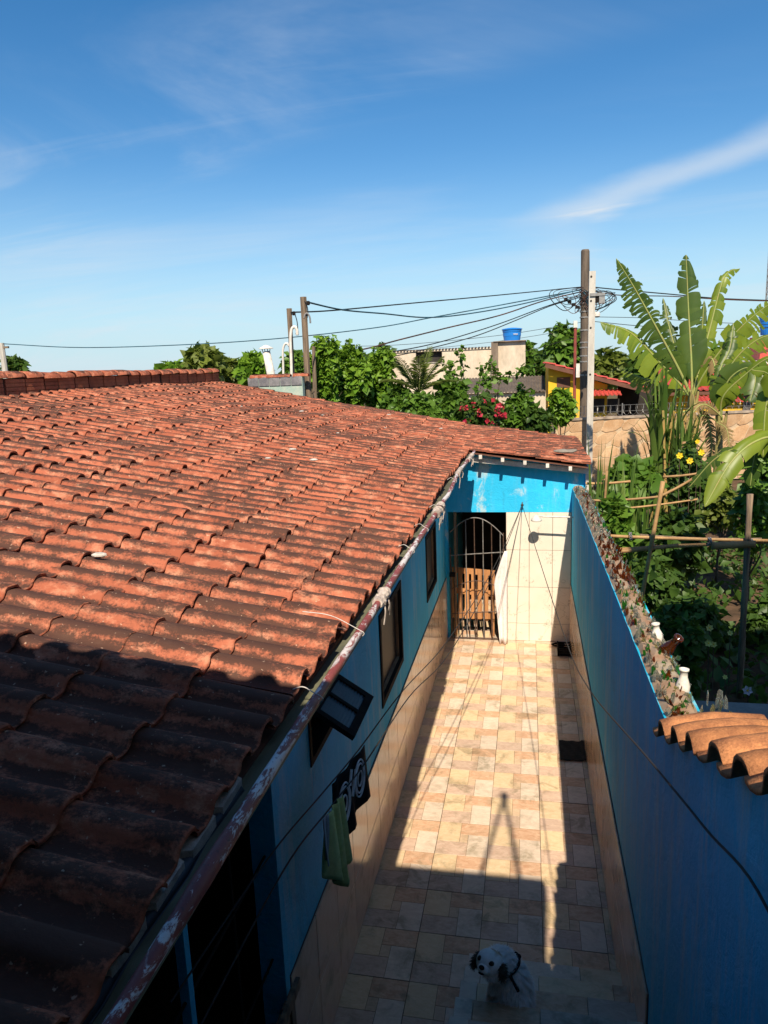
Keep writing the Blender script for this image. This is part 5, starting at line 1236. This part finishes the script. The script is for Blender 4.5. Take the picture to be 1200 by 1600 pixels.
# lattice radio mast at the right edge
rm = thing('radio_mast', 'thin grey lattice radio mast rising beyond the right-hand houses', 'mast', (onY(1198, 470, 70).x, 70, 0))
mx = onY(1199, 470, 70).x; mzt = onY(1199, 335, 70).z; b = MB()
for dx, dy in ((-.2, -.2), (.2, -.2), (0, .2)): b.tube([(mx+dx, 70+dy, 0), (mx+dx, 70+dy, mzt)], .035, 4)
b.build('leg_tubes', MT['iron_l'], rm); b = MB(); z = 0
while z < mzt-.5:
    for (a, c) in (((-.2, -.2), (.2, -.2)), ((.2, -.2), (0, .2)), ((0, .2), (-.2, -.2))): b.tube([(mx+a[0], 70+a[1], z), (mx+c[0], 70+c[1], z+.5)], .02, 3)
    z += .5
b.build('bracing', MT['iron_l'], rm)
# ---------------------------------------------------------------- tan stone street wall
SWT = 2.30; WA = onZ(868, 655, SWT); WB = onZ(1200, 640, SWT); wd = (WB-WA); wd.z = 0; wl = wd.length+6; wd.normalize(); wn_ = Vector((wd.y, -wd.x, 0))   # normal towards us
if wn_.y > 0: wn_ = -wn_
sw = thing('stone_wall', 'tan street wall of irregular flat stones with razor wire on top', 'wall', (WA.x, WA.y, 0))
SM = Matrix(((wd.x, 0, wn_.x, WA.x), (wd.y, 0, wn_.y, WA.y), (0, 1, 0, 0), (0, 0, 0, 1)))       # local (along, up, out)
def lbox(mb, u0, u1, v0, v1, w0, w1): 
    vs = [SM @ Vector(p) for p in ((u0,v0,w0),(u1,v0,w0),(u1,v1,w0),(u0,v1,w0),(u0,v0,w1),(u1,v0,w1),(u1,v1,w1),(u0,v1,w1))]; mb.add(vs, [(0,3,2,1),(4,5,6,7),(0,1,5,4),(1,2,6,5),(2,3,7,6),(3,0,4,7)])
b = MB(); lbox(b, 0, wl, 0, SWT-.07, -.2, 0); b.build('core', MT['stone_j'], sw)
b = MB(); lbox(b, -.03, wl, SWT-.069, SWT, -.23, .05); b.build('cap', MT['cap'], sw)
rg = random.Random(17); su, sv = .52, .42; nu, nv = int(9.2/su), 5; PT = {}
def lat(i, j):
    if (i, j) not in PT:
        PT[(i, j)] = Vector((max(0.01, (i+(.5 if j % 2 else 0))*su+rg.uniform(-.15, .15)), min(SWT-.08, max(.02, j*(SWT-.08)/nv+(0 if j in (0, nv) else rg.uniform(-.11, .11))))))
    return PT[(i, j)]
for j in range(nv):
    for i in range(nu):
        o_ = j % 2
        poly = [lat(i, j), lat(i+1, j), lat(i+(1 if not o_ else 2)-(0 if o_ else 0), j+1) if o_ else lat(i+1, j+1), lat(i+o_, j+1)]
        if not o_: poly = [lat(i, j), lat(i+1, j), lat(i, j+1)+(lat(i+1, j+1)-lat(i, j+1))*1.0, lat(i, j+1)]
        c = sum(poly, Vector((0, 0)))/4; pts = []
        for k in range(4):     # cut the corners so the stones read as irregular polygons
            p, nx_ = poly[k], poly[(k+1) % 4]; t0, t1 = rg.uniform(.12, .32), rg.uniform(.68, .88); pts += [p.lerp(nx_, t0), p.lerp(nx_, t1)]
        pts = [c+(p-c)*.95 for p in pts]; n = len(pts); hgt = rg.uniform(.012, .028)
        b = MB(); vs = [SM @ Vector((p.x, p.y, -.004)) for p in pts]+[SM @ Vector((c.x+(p.x-c.x)*.96, c.y+(p.y-c.y)*.96, hgt)) for p in pts]
        b.add(vs, [tuple(range(n, 2*n))]+[(k, (k+1) % n, n+(k+1) % n, n+k) for k in range(n)]); b.build('stone', MT['stone'], sw)
# razor wire and posts
for u in (.25, 2.3, 4.6, 7.6):
    b = MB(); b.tube([SM @ Vector((u, SWT, -.1)), SM @ Vector((u, SWT+.42, -.1))], .018, 6); b.build('wire_post', MT['steel'], sw)
b = MB(); b.tube([SM @ Vector((.05+i*.022, SWT+.20+.17*math.sin(i*.62), -.1+.17*math.cos(i*.62))) for i in range(380)], .006, 4); b.build('razor_coil', MT['steel'], sw)
for v in (.16, .36): b = MB(); b.tube([SM @ Vector((0, SWT+v, -.1)), SM @ Vector((wl, SWT+v, -.1))], .005, 4); b.build('wire_strand', MT['steel'], sw)
cw = thing('wire_bundle', 'tangled bundle of grey razor wire at the end of the stone wall', 'wire', tuple(onY(862, 655, 24))); c = onY(862, 651, 24)
for k in range(7):
    b = MB(); a0 = rg.uniform(0, 3); ax = Vector((rg.uniform(-1, 1), rg.uniform(-1, 1), rg.uniform(-.4, .4))).normalized(); u = ax.orthogonal().normalized(); w = ax.cross(u); r = rg.uniform(.12, .24)
    b.tube([c+Vector((rg.uniform(-.1, .1), 0, rg.uniform(-.06, .06)))+(u*math.cos(a*.4)+w*math.sin(a*.4))*r for a in range(17)], .012, 5); b.build('loop', MT['steel'], cw)
b = MB(); b.tube([(c.x+.05, 24, 0), (c.x+.02, 24, c.z)], .04, 7); b.build('stake', MT['wood_g'], cw)

# ---------------------------------------------------------------- utility poles
UY = 26.6; ub = onY(914, 640, UY); ut = onY(914.5, 390, UY)
upo = thing('utility_pole', 'tall dark concrete utility pole with steel bands and many cables', 'pole', (ub.x, UY, 0))
b = MB(); b.tube([(ub.x, UY, 0), (ub.x, UY, 3), (ut.x, UY, ut.z-.05), (ut.x, UY, ut.z)], [.20, .185, .145, .12], 10); b.build('shaft', MT['pole_c'], upo)
for py in (456, 474, 487, 496, 516, 535, 543, 556, 565, 586): p = onY(914, py, UY); b = MB(); b.lathe((p.x, UY, p.z), [(.172, -.025), (.178, -.02), (.178, .02), (.172, .025)], 14); b.build('steel_band', MT['steel'], upo)
VY = WA.y-.45; vb = onY(921, 690, VY); vtp = onY(925.5, 424, VY)
vp = thing('pale_pole', 'slender pale concrete service pole with holes before the dark utility pole', 'pole', (vb.x, VY, 0))
d = (vtp-vb)/(vtp.z-vb.z); base = vb-d*vb.z; b = MB(); b.beam(base, vtp, .19, .20, up=(0, 1, 0)); b.build('shaft', MT['pole_w'], vp)
for py in (432, 470, 512, 585): p = onY(924-(py-430)*.012, py, VY-.105); b = MB(); b.lathe(p, [(.032, -.01), (.03, .01)], 8, axis=(0, -1, 0)); b.build('hole', MT['dark_in'], vp)
bxp = onY(938, 466, VY+.05); mb_ = thing('junction_box', 'grey metal junction box hanging on the pale service pole', 'box', tuple(bxp)); b = MB(); b.box(bxp.x-.32, bxp.x+.12, VY-.15, VY+.15, bxp.z+.06, bxp.z+.15); b.box(bxp.x-.05, bxp.x+.12, VY-.13, VY+.13, bxp.z-.16, bxp.z+.059); b.build('case', MT['steel'], mb_); b = MB(); b.box(bxp.x-.18, bxp.x-.06, VY-.1, VY+.1, bxp.z-.13, bxp.z+.059); b.build('terminal', MT['black_m'], mb_)
p = onY(933, 492, VY); b = MB(); b.lathe((p.x, VY, p.z-.08), [(.05, 0), (.09, .04), (.09, .12), (.06, .17)], 12); b.build('lamp_insulator', MT['white_p'], vp)
rp = thing('red_post', 'rusty red pipe post with a white head beside the dark utility pole', 'post', (onY(899, 600, 25.5).x, 25.5, 0)); p = onY(899, 512, 25.5); b = MB(); b.tube([(p.x, 25.5, 0), tuple(p)], .05, 8); b.build('pipe', simple('rusty_red_pipe', (.30, .07, .05), (.20, .05, .04), 5), rp); b = MB(); b.box(p.x-.06, p.x+.06, 25.43, 25.57, p.z, p.z+.22); b.build('head', MT['white_p'], rp); q = onY(903, 568, 25.3); b = MB(); b.box(q.x-.06, q.x+.06, 25.2, 25.35, q.z-.45, q.z); b.build('meter_box', MT['white_p'], rp)
lp = thing('distant_pole', 'far-off pale pole at the left edge above the brick parapet', 'pole', (onY(3, 560, 30).x, 30, 0)); p = onY(2, 536, 30); b = MB(); b.tube([(p.x, 30, 0), tuple(p)], [.16, .12], 8); b.build('shaft', MT['pole_w'], lp); b = MB(); b.beam(p+Vector((-.3, 0, -.2)), p+Vector((.35, 0, -.2)), .09, .09); b.build('crossarm', MT['wood_g'], lp)

# ---------------------------------------------------------------- overhead cables
def cable(pxs, Ya, Yb, mat, label, r=.018, grp=None):
    n = len(pxs); x0, x1 = pxs[0][0], pxs[-1][0]; pts = [onY(px, py, Ya+(Yb-Ya)*(px-x0)/(x1-x0)) for px, py in pxs]; b = MB(); b.tube(smooth_path(pts, 7), r, 5); return b.build('overhead_cable', mat, smooth=True, label=label, cat='cable', group=grp)
cable([(2, 537), (130, 543), (300, 538), (445, 528), (587, 512), (675, 496), (780, 477), (912, 452)], 30, UY, MT['cable_b'], 'long dark blue cable from the far left pole past the wooden poles', .020)
cable([(476, 471), (535, 484), (600, 490), (670, 496), (740, 489), (820, 474), (912, 451)], YV+.35, UY, MT['cable_b'], 'bluish cable sagging from the top of the tall wooden pole', .018)
cable([(455, 488), (520, 485), (640, 474), (780, 461), (912, 448)], YV+.7, UY, MT['cable'], 'black cable from the shorter wooden pole to the dark utility pole', .016)
cable([(485, 566), (520, 556), (580, 543), (620, 532), (700, 512), (780, 493), (850, 470), (912, 455)], 17, UY, MT['cable_r'], 'thick brown twisted cable dropping to the leafy shrubs', .020)
cable([(560, 557), (640, 545), (700, 531), (780, 506), (850, 480), (912, 460)], 20, UY, MT['cable'], 'black cable dropping behind the brown twisted cable', .016)
cable([(590, 562), (660, 547), (740, 526), (800, 503), (860, 478), (912, 463)], 22, UY, MT['cable'], 'lowest black cable running down above the palm', .016)
cable([(500, 541), (620, 539), (780, 524), (912, 503)], 40, 44, MT['cable'], 'faint far cable above the pale building', .014)
cable([(640, 548), (780, 533), (912, 512)], 42, 44, MT['cable'], 'faint far cable below the water tank lid line', .012)
cable([(820, 549), (912, 524)], 36, 38, MT['cable'], 'short far cable right of the water tank', .012)
cable([(912, 447), (960, 452), (1040, 459), (1120, 466), (1220, 470)], UY, 30, MT['cable'], 'black cable leaving the utility pole behind the banana leaves', .020)
cable([(912, 452), (965, 461), (1050, 463), (1130, 468), (1220, 471)], UY, 30, MT['cable_r'], 'brown cable leaving the utility pole behind the banana leaves', .018)
cable([(925, 495), (1010, 497), (1100, 503), (1220, 508)], 32, 34, MT['cable'], 'low thin cable crossing behind the banana plants', .012)
cable([(925, 502), (1010, 510), (1100, 513), (1220, 512)], 32, 34, MT['cable'], 'lowest thin cable crossing behind the banana plants', .014)
tg = thing('cable_tangle', 'tangle of slack blue and black wire loops around the utility pole', 'cables', tuple(onY(945, 465, UY))); rg = random.Random(31)
for k in range(22):
    left = k % 3 == 0; px = rg.uniform(862, 908) if left else rg.uniform(928, 962); py = rg.uniform(452, 470); w = rg.uniform(8, 30); h = rg.uniform(8, 34)
    a = onY(912, rg.uniform(447, 470), UY-.2); bq = onY(px, py, UY-rg.uniform(.1, .5)); mdl = onY((912+px)/2+rg.uniform(-6, 6), max(py, 470)+h*.6, UY-.3); b = MB()
    b.tube(smooth_path([a, onY((912+px)/2, py-rg.uniform(-4, 6), UY-.3), bq, onY(px+rg.uniform(-4, 8), py+h*.5, UY-.35), mdl, a+Vector((.05, 0, -.2))], 6), rg.choice((.010, .012, .014)), 4); b.build('wire_loop', rg.choice([MT['cable'], MT['cable_b'], MT['cable'], MT['cable_r']]), tg)
for k in range(4): p = onY(884+k*6, 468+k*4, UY-.3); b = MB(); b.box(p.x-.06, p.x+.06, p.y-.05, p.y+.05, p.z-.05, p.z+.05); b.build('connector', MT['black_m'], tg)
b = MB(); b.tube(smooth_path([onY(476, 471, YV+.3), onY(479, 476, YV+.3), onY(481, 486, YV+.3), onY(480, 497, YV+.3)], 5), .010, 5); b.build('drop_wire', MT['cable'], label='slack drop wire hanging from the tall wooden pole', cat='wire')
b = MB(); b.tube(smooth_path([onY(464, 487, YV+.6), onY(461, 490, YV+.6), onY(464, 502, YV+.6), onY(465, 514, YV+.6), onY(462, 522, YV+.6)], 5), .010, 5); b.build('drop_wire', MT['cable'], label='slack drop wire entering the white conduit hook', cat='wire')

# ---------------------------------------------------------------- banana plants
def banana_leaf(path, W_, parent, mat, seed, tears=7, face=.7, hang=.3, name='leaf', stalk=.14):
    """long blade along a curved midrib; two drooping halves torn into strips"""
    rg = random.Random(seed); raw = smooth_path(path, 14); acc = [0.0]
    for a_, c_ in zip(raw, raw[1:]): acc.append(acc[-1]+(c_-a_).length)
    k = 54; L_ = acc[-1]; pts = []; q = 0
    for i in range(k+1):
        t = L_*i/k
        while q < len(acc)-2 and acc[q+1] < t: q += 1
        pts.append(raw[q].lerp(raw[q+1], (t-acc[q])/max(1e-6, acc[q+1]-acc[q])))
    dirs = [(pts[min(i+1, k)]-pts[max(i-1, 0)]).normalized() for i in range(k+1)]
    b = MB(); b.tube(pts, [L_*.009*(1-.86*i/k)+.004 for i in range(k+1)], 6, mi=1, r=.8)
    for sg in (-1, 1):
        cuts = set(rg.sample(range(int(k*.25), k-1), min(tears, int(k*.7)))); strip = []
        def flush(st):
            if len(st) < 2: return
            vs = []; fs = []; m_ = 5; off = rg.uniform(-.15, .55) if tears > 5 else rg.uniform(-.05, .10); rr = rg.random(); sweep = rg.uniform(.05, .7); n0 = len(st); cut = rg.uniform(.55, 1.05) if tears > 10 else rg.uniform(.9, 1.02); st = [(i_, w_*cut) for i_, w_ in st]
            for ii, (i, w) in enumerate(st):
                tan = dirs[i]; view = (CAMP-pts[i]).normalized(); nrm = (view*face+Vector((0, 0, 1))*(1-face)); nrm = (nrm-tan*nrm.dot(tan)).normalized(); s_ = tan.cross(nrm).normalized()
                if sg*s_.z > 0 and False: pass
                for q_ in range(m_+1):
                    f = q_/m_; pinch = 0
                    vs.append(pts[i]+s_*sg*w*f*(1-.25*f*abs(off))+nrm*w*(.22*f-.30*f*f)+Vector((0, 0, -1))*w*(hang+off)*f*f+tan*w*sweep*f)
            for a_ in range(n0-1):
                for q_ in range(m_): o_ = a_*(m_+1)+q_; fs.append((o_, o_+1, o_+m_+2, o_+m_+1))
            b.add(vs, fs, 0, rr)
        for i in range(int(stalk*k), k+1):
            t = max(.004, (i/k-stalk)/(1-stalk)); w = max(.006, W_*.5*min(1, (t/.16)**.6)*(1-max(0, (t-.55)/.45)**2.2)**.8) if t < 1 else .006
            strip.append((i, w*rg.uniform(.95, 1.03)))
            if i in cuts:
                flush(strip); strip = [(i, w*rg.uniform(.80, .98))]
        flush(strip)
    return b.build(name, [mat, MT['ban_rib']], parent, smooth=True, rnd=True)
def banana(px, pyc, Y, label, leaves, seed, stem_r=.13):
    c = onY(px, pyc, Y); t = thing('banana_plant', label, 'banana plant', (c.x, Y, 0)); rg = random.Random(seed)
    b = MB(); b.tube([(c.x-.05, Y, -.05), (c.x, Y, c.z*.5), tuple(c)], [stem_r*1.25, stem_r, stem_r*.55], 10); b.build('stem', MT['banana_stem'], t, smooth=True)
    for k in range(3): b = MB(); a = k*2.1; b.tube(smooth_path([c-Vector((0, 0, .6+.2*k)), c+Vector((math.cos(a)*.10, math.sin(a)*.10, -.2)), c+Vector((math.cos(a)*.14, math.sin(a)*.14, .12))], 4), [.06-.004*i for i in range(9)], 7); b.build('leaf_sheath', MT['banana_stem'], t, smooth=True)
    for i, (pth, Wd, tears, mk, dY, face, hang) in enumerate(leaves):
        n = len(pth); P = [c-Vector((0, 0, .15))]+[onY(x, y, Y+dY*(q+1)/n) for q, (x, y) in enumerate(pth)]
        banana_leaf(P, Wd, t, MT[mk], seed*31+i, tears, face, hang)
    return t, c
banana(1082, 616, 20.2, 'tall banana plant with an upright leaf beside the stone wall', [
    ([(1080, 560), (1076, 490), (1072, 398)], .80, 12, 'ban_d', .4, .95, .0), ([(1062, 580), (1030, 520), (990, 448), (963, 404)], .78, 38, 'ban_d', -.4, .80, .35), ([(1094, 570), (1110, 510), (1128, 442), (1140, 424), (1156, 420)], .50, 20, 'ban', .7, .70, .35),
    ([(1062, 600), (1025, 560), (985, 520), (938, 503)], .70, 26, 'ban', -.2, .50, .8), ([(1098, 588), (1132, 540), (1170, 500), (1215, 466)], .72, 22, 'ban', -.8, .75, .35), ([(1066, 580), (1048, 520), (1036, 466)], .45, 26, 'ban_d', .9, .7, .3),
    ([(1068, 612), (1030, 600), (1000, 590), (968, 576)], .5, 24, 'ban', 1.2, .5, .6), ([(1088, 590), (1096, 530), (1100, 470)], .40, 22, 'ban_d', .6, .6, .3),
    ([(1076, 640), (1060, 650), (1052, 690), (1056, 740)], .35, 34, 'dry', -.4, .7, .2), ([(1092, 640), (1106, 655), (1112, 700), (1106, 740)], .32, 34, 'dry', -.4, .7, .2), ([(1100, 580), (1112, 560), (1118, 590), (1112, 640)], .32, 30, 'dry', -.6, .7, .2)], 5, .13)
banana(1126, 650, 19.0, 'lower banana plant right of the tall one with broad drooping leaves', [
    ([(1128, 600), (1150, 560), (1185, 530), (1225, 520)], .70, 22, 'ban', -.5, .70, .4), ([(1130, 620), (1165, 585), (1200, 560), (1240, 556)], .72, 14, 'ban', -.9, .65, .45), ([(1122, 590), (1140, 545), (1146, 505)], .42, 22, 'ban_d', .6, .8, .2),
    ([(1135, 600), (1165, 575), (1180, 590), (1172, 628)], .72, 8, 'ban_d', -.8, .8, .1), ([(1095, 650), (1082, 680), (1070, 740)], .36, 34, 'dry', -.3, .8, .1), ([(1126, 650), (1100, 632), (1080, 650), (1066, 700)], .34, 34, 'dry', -.5, .8, .2), ([(1120, 660), (1135, 670), (1140, 700)], .3, 30, 'dry', -.5, .8, .2)], 6, .11)
nbp = banana(1243, 742, 11.2, 'near banana plant whose bright arching leaf hangs over the trellis', [
    ([(1215, 690), (1180, 690), (1140, 725), (1101, 792)], .36, 6, 'ban', -.7, .92, .0), ([(1210, 700), (1170, 695), (1120, 715), (1076, 762)], .28, 22, 'ban_d', .6, .75, .3), ([(1230, 660), (1205, 590), (1175, 578)], .34, 6, 'ban', -.4, .8, .2),
    ([(1215, 705), (1195, 690), (1180, 710), (1172, 760)], .32, 8, 'ban_d', .1, .8, .1), ([(1255, 680), (1262, 600)], .4, 8, 'ban', .3, .8, .2), ([(1290, 690), (1330, 660)], .4, 8, 'ban', .0, .7, .3), ([(1225, 650), (1208, 610), (1196, 640), (1192, 715)], .36, 6, 'ban', -.2, .9, .0)], 8, .10)
# ---------------------------------------------------------------- reeds, cane, blades
def blades(name, label, cat, px, pyb, pyt, Y, spread, n, seed, mat, wid=.05, arch=.5, canes=0, zb=0, up=1.0, parent=None):
    rg = random.Random(seed); c = onY(px, pyb, Y); h = onY(px, pyt, Y).z; t = parent or thing(name, label, cat, (c.x, Y, zb)); b = MB()
    for i in range(n):
        a = rg.uniform(0, 6.28); r = spread*rg.random()**.6; p = Vector((c.x+r*.35*math.cos(a), Y+r*.35*math.sin(a), zb+(h-zb)*(rg.uniform(0, .55) if canes else 0))); L_ = (h-p.z)*rg.uniform(.6, 1.12); out = Vector((math.cos(a), math.sin(a), 0))*rg.uniform(.05, 1)*spread; k = 8; pts = []
        for j in range(k+1): s = j/k; pts.append(p+Vector((0, 0, 1))*L_*(s-arch*.55*s**3*out.length/spread)*up+out*(s**2)*1.0)
        sd = out.cross(Vector((0, 0, 1))); sd = sd.normalized() if sd.length > 1e-6 else Vector((1, 0, 0)); w = wid*rg.uniform(.6, 1.2); vs = []; fs = []
        sd = (sd+Vector((rg.uniform(-.4, .4), rg.uniform(-.4, .4), 0))).normalized()
        for j, q in enumerate(pts): ww = w*(.45+.55*math.sin(math.pi*min(1, .15+j/k)))*(1-(j/k)**4) ; vs += [q-sd*ww, q+Vector((0, 0, -ww*.5)), q+sd*ww]
        for j in range(k): o_ = j*3; fs += [(o_, o_+1, o_+4, o_+3), (o_+1, o_+2, o_+5, o_+4)]
        b.add(vs, fs, 0, rg.random())
    b.build('blades', mat, t, smooth=True, rnd=True)
    for i in range(canes):
        a = rg.uniform(0, 6.28); p = Vector((c.x+rg.uniform(-.35, .35)*spread, Y+rg.uniform(-.3, .3)*spread, zb)); e = p+Vector((rg.uniform(-.35, .45)*spread, rg.uniform(-.2, .2), (h-zb)*rg.uniform(.45, .7))); b2 = MB(); m_ = 10; b2.tube([p.lerp(e, j/m_) for j in range(m_+1)], [.028+(.004 if j % 2 else 0) for j in range(m_+1)], 6); b2.build('cane', MT['cane'], t)
    return t
blades('cane_clump', 'tall clump of cane with long arching leaves before the bananas', 'cane', 1035, 790, 545, 17.5, .95, 60, 41, MT['grassy'], .055, .95, 11)
blades('cane_clump', 'yellowing cane clump with bare canes right of the tall clump', 'cane', 1066, 790, 610, 17.0, .6, 40, 42, MT['grassy'], .05, 1.0, 12)
blades('spear_plant', 'upright spear-leaved plant beside the end of the blue wall', 'plant', 935, 760, 662, 12.6, .45, 22, 43, MT['grassy'], .045, .35)
blades('spear_plant', 'upright spear-leaved plant between the pale pole and the cane clump', 'plant', 978, 765, 676, 13.4, .5, 24, 44, MT['grassy'], .04, .4)
blades('spear_plant', 'low spear-leaved tuft under the cane canes', 'plant', 1005, 790, 715, 13.0, .5, 26, 45, MT['grassy'], .03, .7)
# ---------------------------------------------------------------- garden plants
G_ = 'garden'
bush('garden_bush', 'leafy bush with broad leaves behind the trellis by the blue wall', 'bush', 985, 716, 800, 14.2, 70, MT['leaf'], 1500, .22, 81, .03, aspect=.45)
bush('garden_bush', 'bush with yellow flowers below the stone wall', 'bush', 1080, 690, 800, 15.5, 80, MT['leaf_d'], 2200, .12, 82, .03)
bush('garden_bush', 'sparse reddish-leaved bush under the hanging banana leaf', 'bush', 1128, 740, 830, 13.6, 70, MT['leaf_o'], 1300, .12, 83, .03, gaps=.15)
bush('garden_bush', 'dark leafy bush beside the near bamboo post', 'bush', 1178, 740, 860, 12.4, 70, MT['leaf'], 1400, .15, 84, .03, gaps=.2)
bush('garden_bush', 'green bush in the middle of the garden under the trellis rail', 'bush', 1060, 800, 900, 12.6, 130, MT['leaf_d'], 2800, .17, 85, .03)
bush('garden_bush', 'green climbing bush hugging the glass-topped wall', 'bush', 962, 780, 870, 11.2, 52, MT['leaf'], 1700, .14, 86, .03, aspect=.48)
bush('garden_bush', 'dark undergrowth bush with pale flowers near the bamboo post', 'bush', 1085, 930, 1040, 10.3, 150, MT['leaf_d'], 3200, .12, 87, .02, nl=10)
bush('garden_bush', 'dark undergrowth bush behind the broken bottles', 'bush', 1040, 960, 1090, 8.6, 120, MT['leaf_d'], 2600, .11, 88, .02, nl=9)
bush('garden_bush', 'low dark bush at the right of the bamboo post', 'bush', 1200, 930, 1050, 10.6, 70, MT['leaf_d'], 1300, .12, 89, .02)
bush('garden_bush', 'leafy bush on the soil below the stone wall at the right', 'bush', 1195, 690, 790, 16.5, 60, MT['leaf'], 1300, .16, 90, .03)
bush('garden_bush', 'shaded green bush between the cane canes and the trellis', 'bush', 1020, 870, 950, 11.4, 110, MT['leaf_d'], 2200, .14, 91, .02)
# ground cover
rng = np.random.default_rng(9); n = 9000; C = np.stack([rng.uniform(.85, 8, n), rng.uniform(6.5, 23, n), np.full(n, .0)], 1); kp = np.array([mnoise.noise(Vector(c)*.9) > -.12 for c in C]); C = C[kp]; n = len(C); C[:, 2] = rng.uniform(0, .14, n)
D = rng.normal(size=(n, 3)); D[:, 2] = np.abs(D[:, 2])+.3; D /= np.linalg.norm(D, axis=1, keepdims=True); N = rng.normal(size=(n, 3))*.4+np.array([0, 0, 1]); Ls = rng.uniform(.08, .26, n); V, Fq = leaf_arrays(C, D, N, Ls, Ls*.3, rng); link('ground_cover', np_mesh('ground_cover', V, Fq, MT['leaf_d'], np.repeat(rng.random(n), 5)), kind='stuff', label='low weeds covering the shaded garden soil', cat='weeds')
def flower(px, py, Y, r, mat, label, grp=None, zb=0):
    c = onY(px, py, Y); t = thing('flower', label, 'flower', (c.x, c.y, zb), grp); b = MB(); up_ = (CAMP-c).normalized(); u = up_.orthogonal().normalized(); w = up_.cross(u)
    for k in range(6):
        a = k*math.pi/3; d = u*math.cos(a)+w*math.sin(a); s = up_.cross(d); b.add([c, c+d*r*.6+s*r*.36+up_*r*.22, c+d*r+up_*r*.1, c+d*r*.6-s*r*.36+up_*r*.22], [(0, 1, 2, 3)])
    b.build('petals', mat, t); b = MB(); b.ball(c+up_*r*.12, r*.2, 8, 5); b.build('centre', MT['flower'], t)
    b = MB(); b.tube(smooth_path([(c.x+.03, c.y+.05, zb), (c.x+.02, c.y+.04, (zb+c.z)/2), tuple(c-up_*.01)], 4), .006, 4); b.build('stem', MT['leaf_d'] if False else MT['bark'], t)
for (px, py, Y, r) in ((1096, 707, 14.9, .07), (1078, 720, 14.9, .07), (1062, 712, 15, .07), (1090, 690, 15, .05)): flower(px, py, Y, r, MT['flower'], 'bright yellow flower on the bush below the stone wall', 'bright yellow garden flowers')
for (px, py, Y, r) in ((1107, 1005, 8.3, .045), (1080, 992, 8.5, .045), (1115, 1007, 8.35, .04), (1060, 1028, 8.1, .035), (1109, 981, 8.7, .045), (1141, 989, 8.6, .035), (1133, 1058, 8.3, .03)): flower(px, py, Y, r, MT['flower_p'], 'small pale yellow flower in the shaded undergrowth', 'pale yellow undergrowth flowers')
flower(1168, 1079, 8.6, .06, MT['flower_w'], 'pale violet flower on the ground beside the bamboo post')
# ---------------------------------------------------------------- bamboo trellis
tl = thing('bamboo_trellis', 'rough bamboo trellis of tied posts and rails in the garden', 'trellis', tuple(onZ(1155, 1090, 0)))
def bam(p, q, r, name='pole', bend=0.0, mt='bamboo', n=12):
    p, q = Vector(p), Vector(q); b = MB(); pts = [p.lerp(q, i/n)+Vector((0, 0, -bend*math.sin(math.pi*i/n))) for i in range(n+1)]; b.tube(pts, [r*(1+(.14 if i % 3 == 0 else 0))*(1-.12*i/n) for i in range(n+1)], 8); b.build(name, MT[mt], tl, smooth=True)
TY = 8.85; bp = onZ(1155, 1090, 0); tp = onY(1172, 772, TY); bam(bp-Vector((0, 0, .05)), tp, .037, 'post', mt='wood_g')
a = onY(1036, 752, TY-.05); c = onY(1000, 948, TY-.05); d = (c-a); bam(a, a+d*(a.z/(a.z-c.z)), .024, 'post')
bam(onY(944, 837, TY+.06), onY(1215, 845, TY+.06), .020, 'rail', .01); bam(onY(968, 859, TY+.10), onY(1215, 846, TY+.10), .024, 'rail', -.01); bam(onY(968, 862, TY+.02), onY(1060, 852, TY+.02), .026, 'rail'); bam(onY(1112, 853, TY-.02), onY(1180, 850, TY-.02), .045, 'rail')
bam(onY(1000, 836, TY+.14), onY(1190, 842, TY+.14), .014, 'rail', .02, 'wood_g')
for (x0, y0, x1, y1, Y, r) in ((903, 755, 985, 752, 12.6, .022), (918, 782, 1030, 776, 12.0, .020), (1030, 776, 1098, 738, 12.2, .022), (940, 797, 1090, 780, 12.0, .016), (1036, 745, 1110, 736, 12.8, .02)): bam(onY(x0, y0, Y), onY(x1, y1, Y), r, 'rail', .02)
for (x, y0, Y) in ((925, 800, 12.1), (938, 745, 12.0)): p = onY(x, y0, Y); bam((p.x, Y, 0), tuple(p+Vector((.1, 0, .1))), .022, 'post')
p = onY(1069, 690, 15.8); bam((p.x, 15.8, 0), tuple(p), .045, 'post', mt='bamboo')
for (px, py) in ((1019, 852), (1108, 846), (1173, 848), (985, 838)):
    c = onY(px, py, TY+.04)
    for k in range(4): b = MB(); r = random.uniform(.03, .05); b.tube([c+Vector((random.uniform(-.02, .02), r*math.sin(a_*.7), r*math.cos(a_*.7))) for a_ in range(10)], .006, 4); b.build('binding', MT['zinc'], tl)
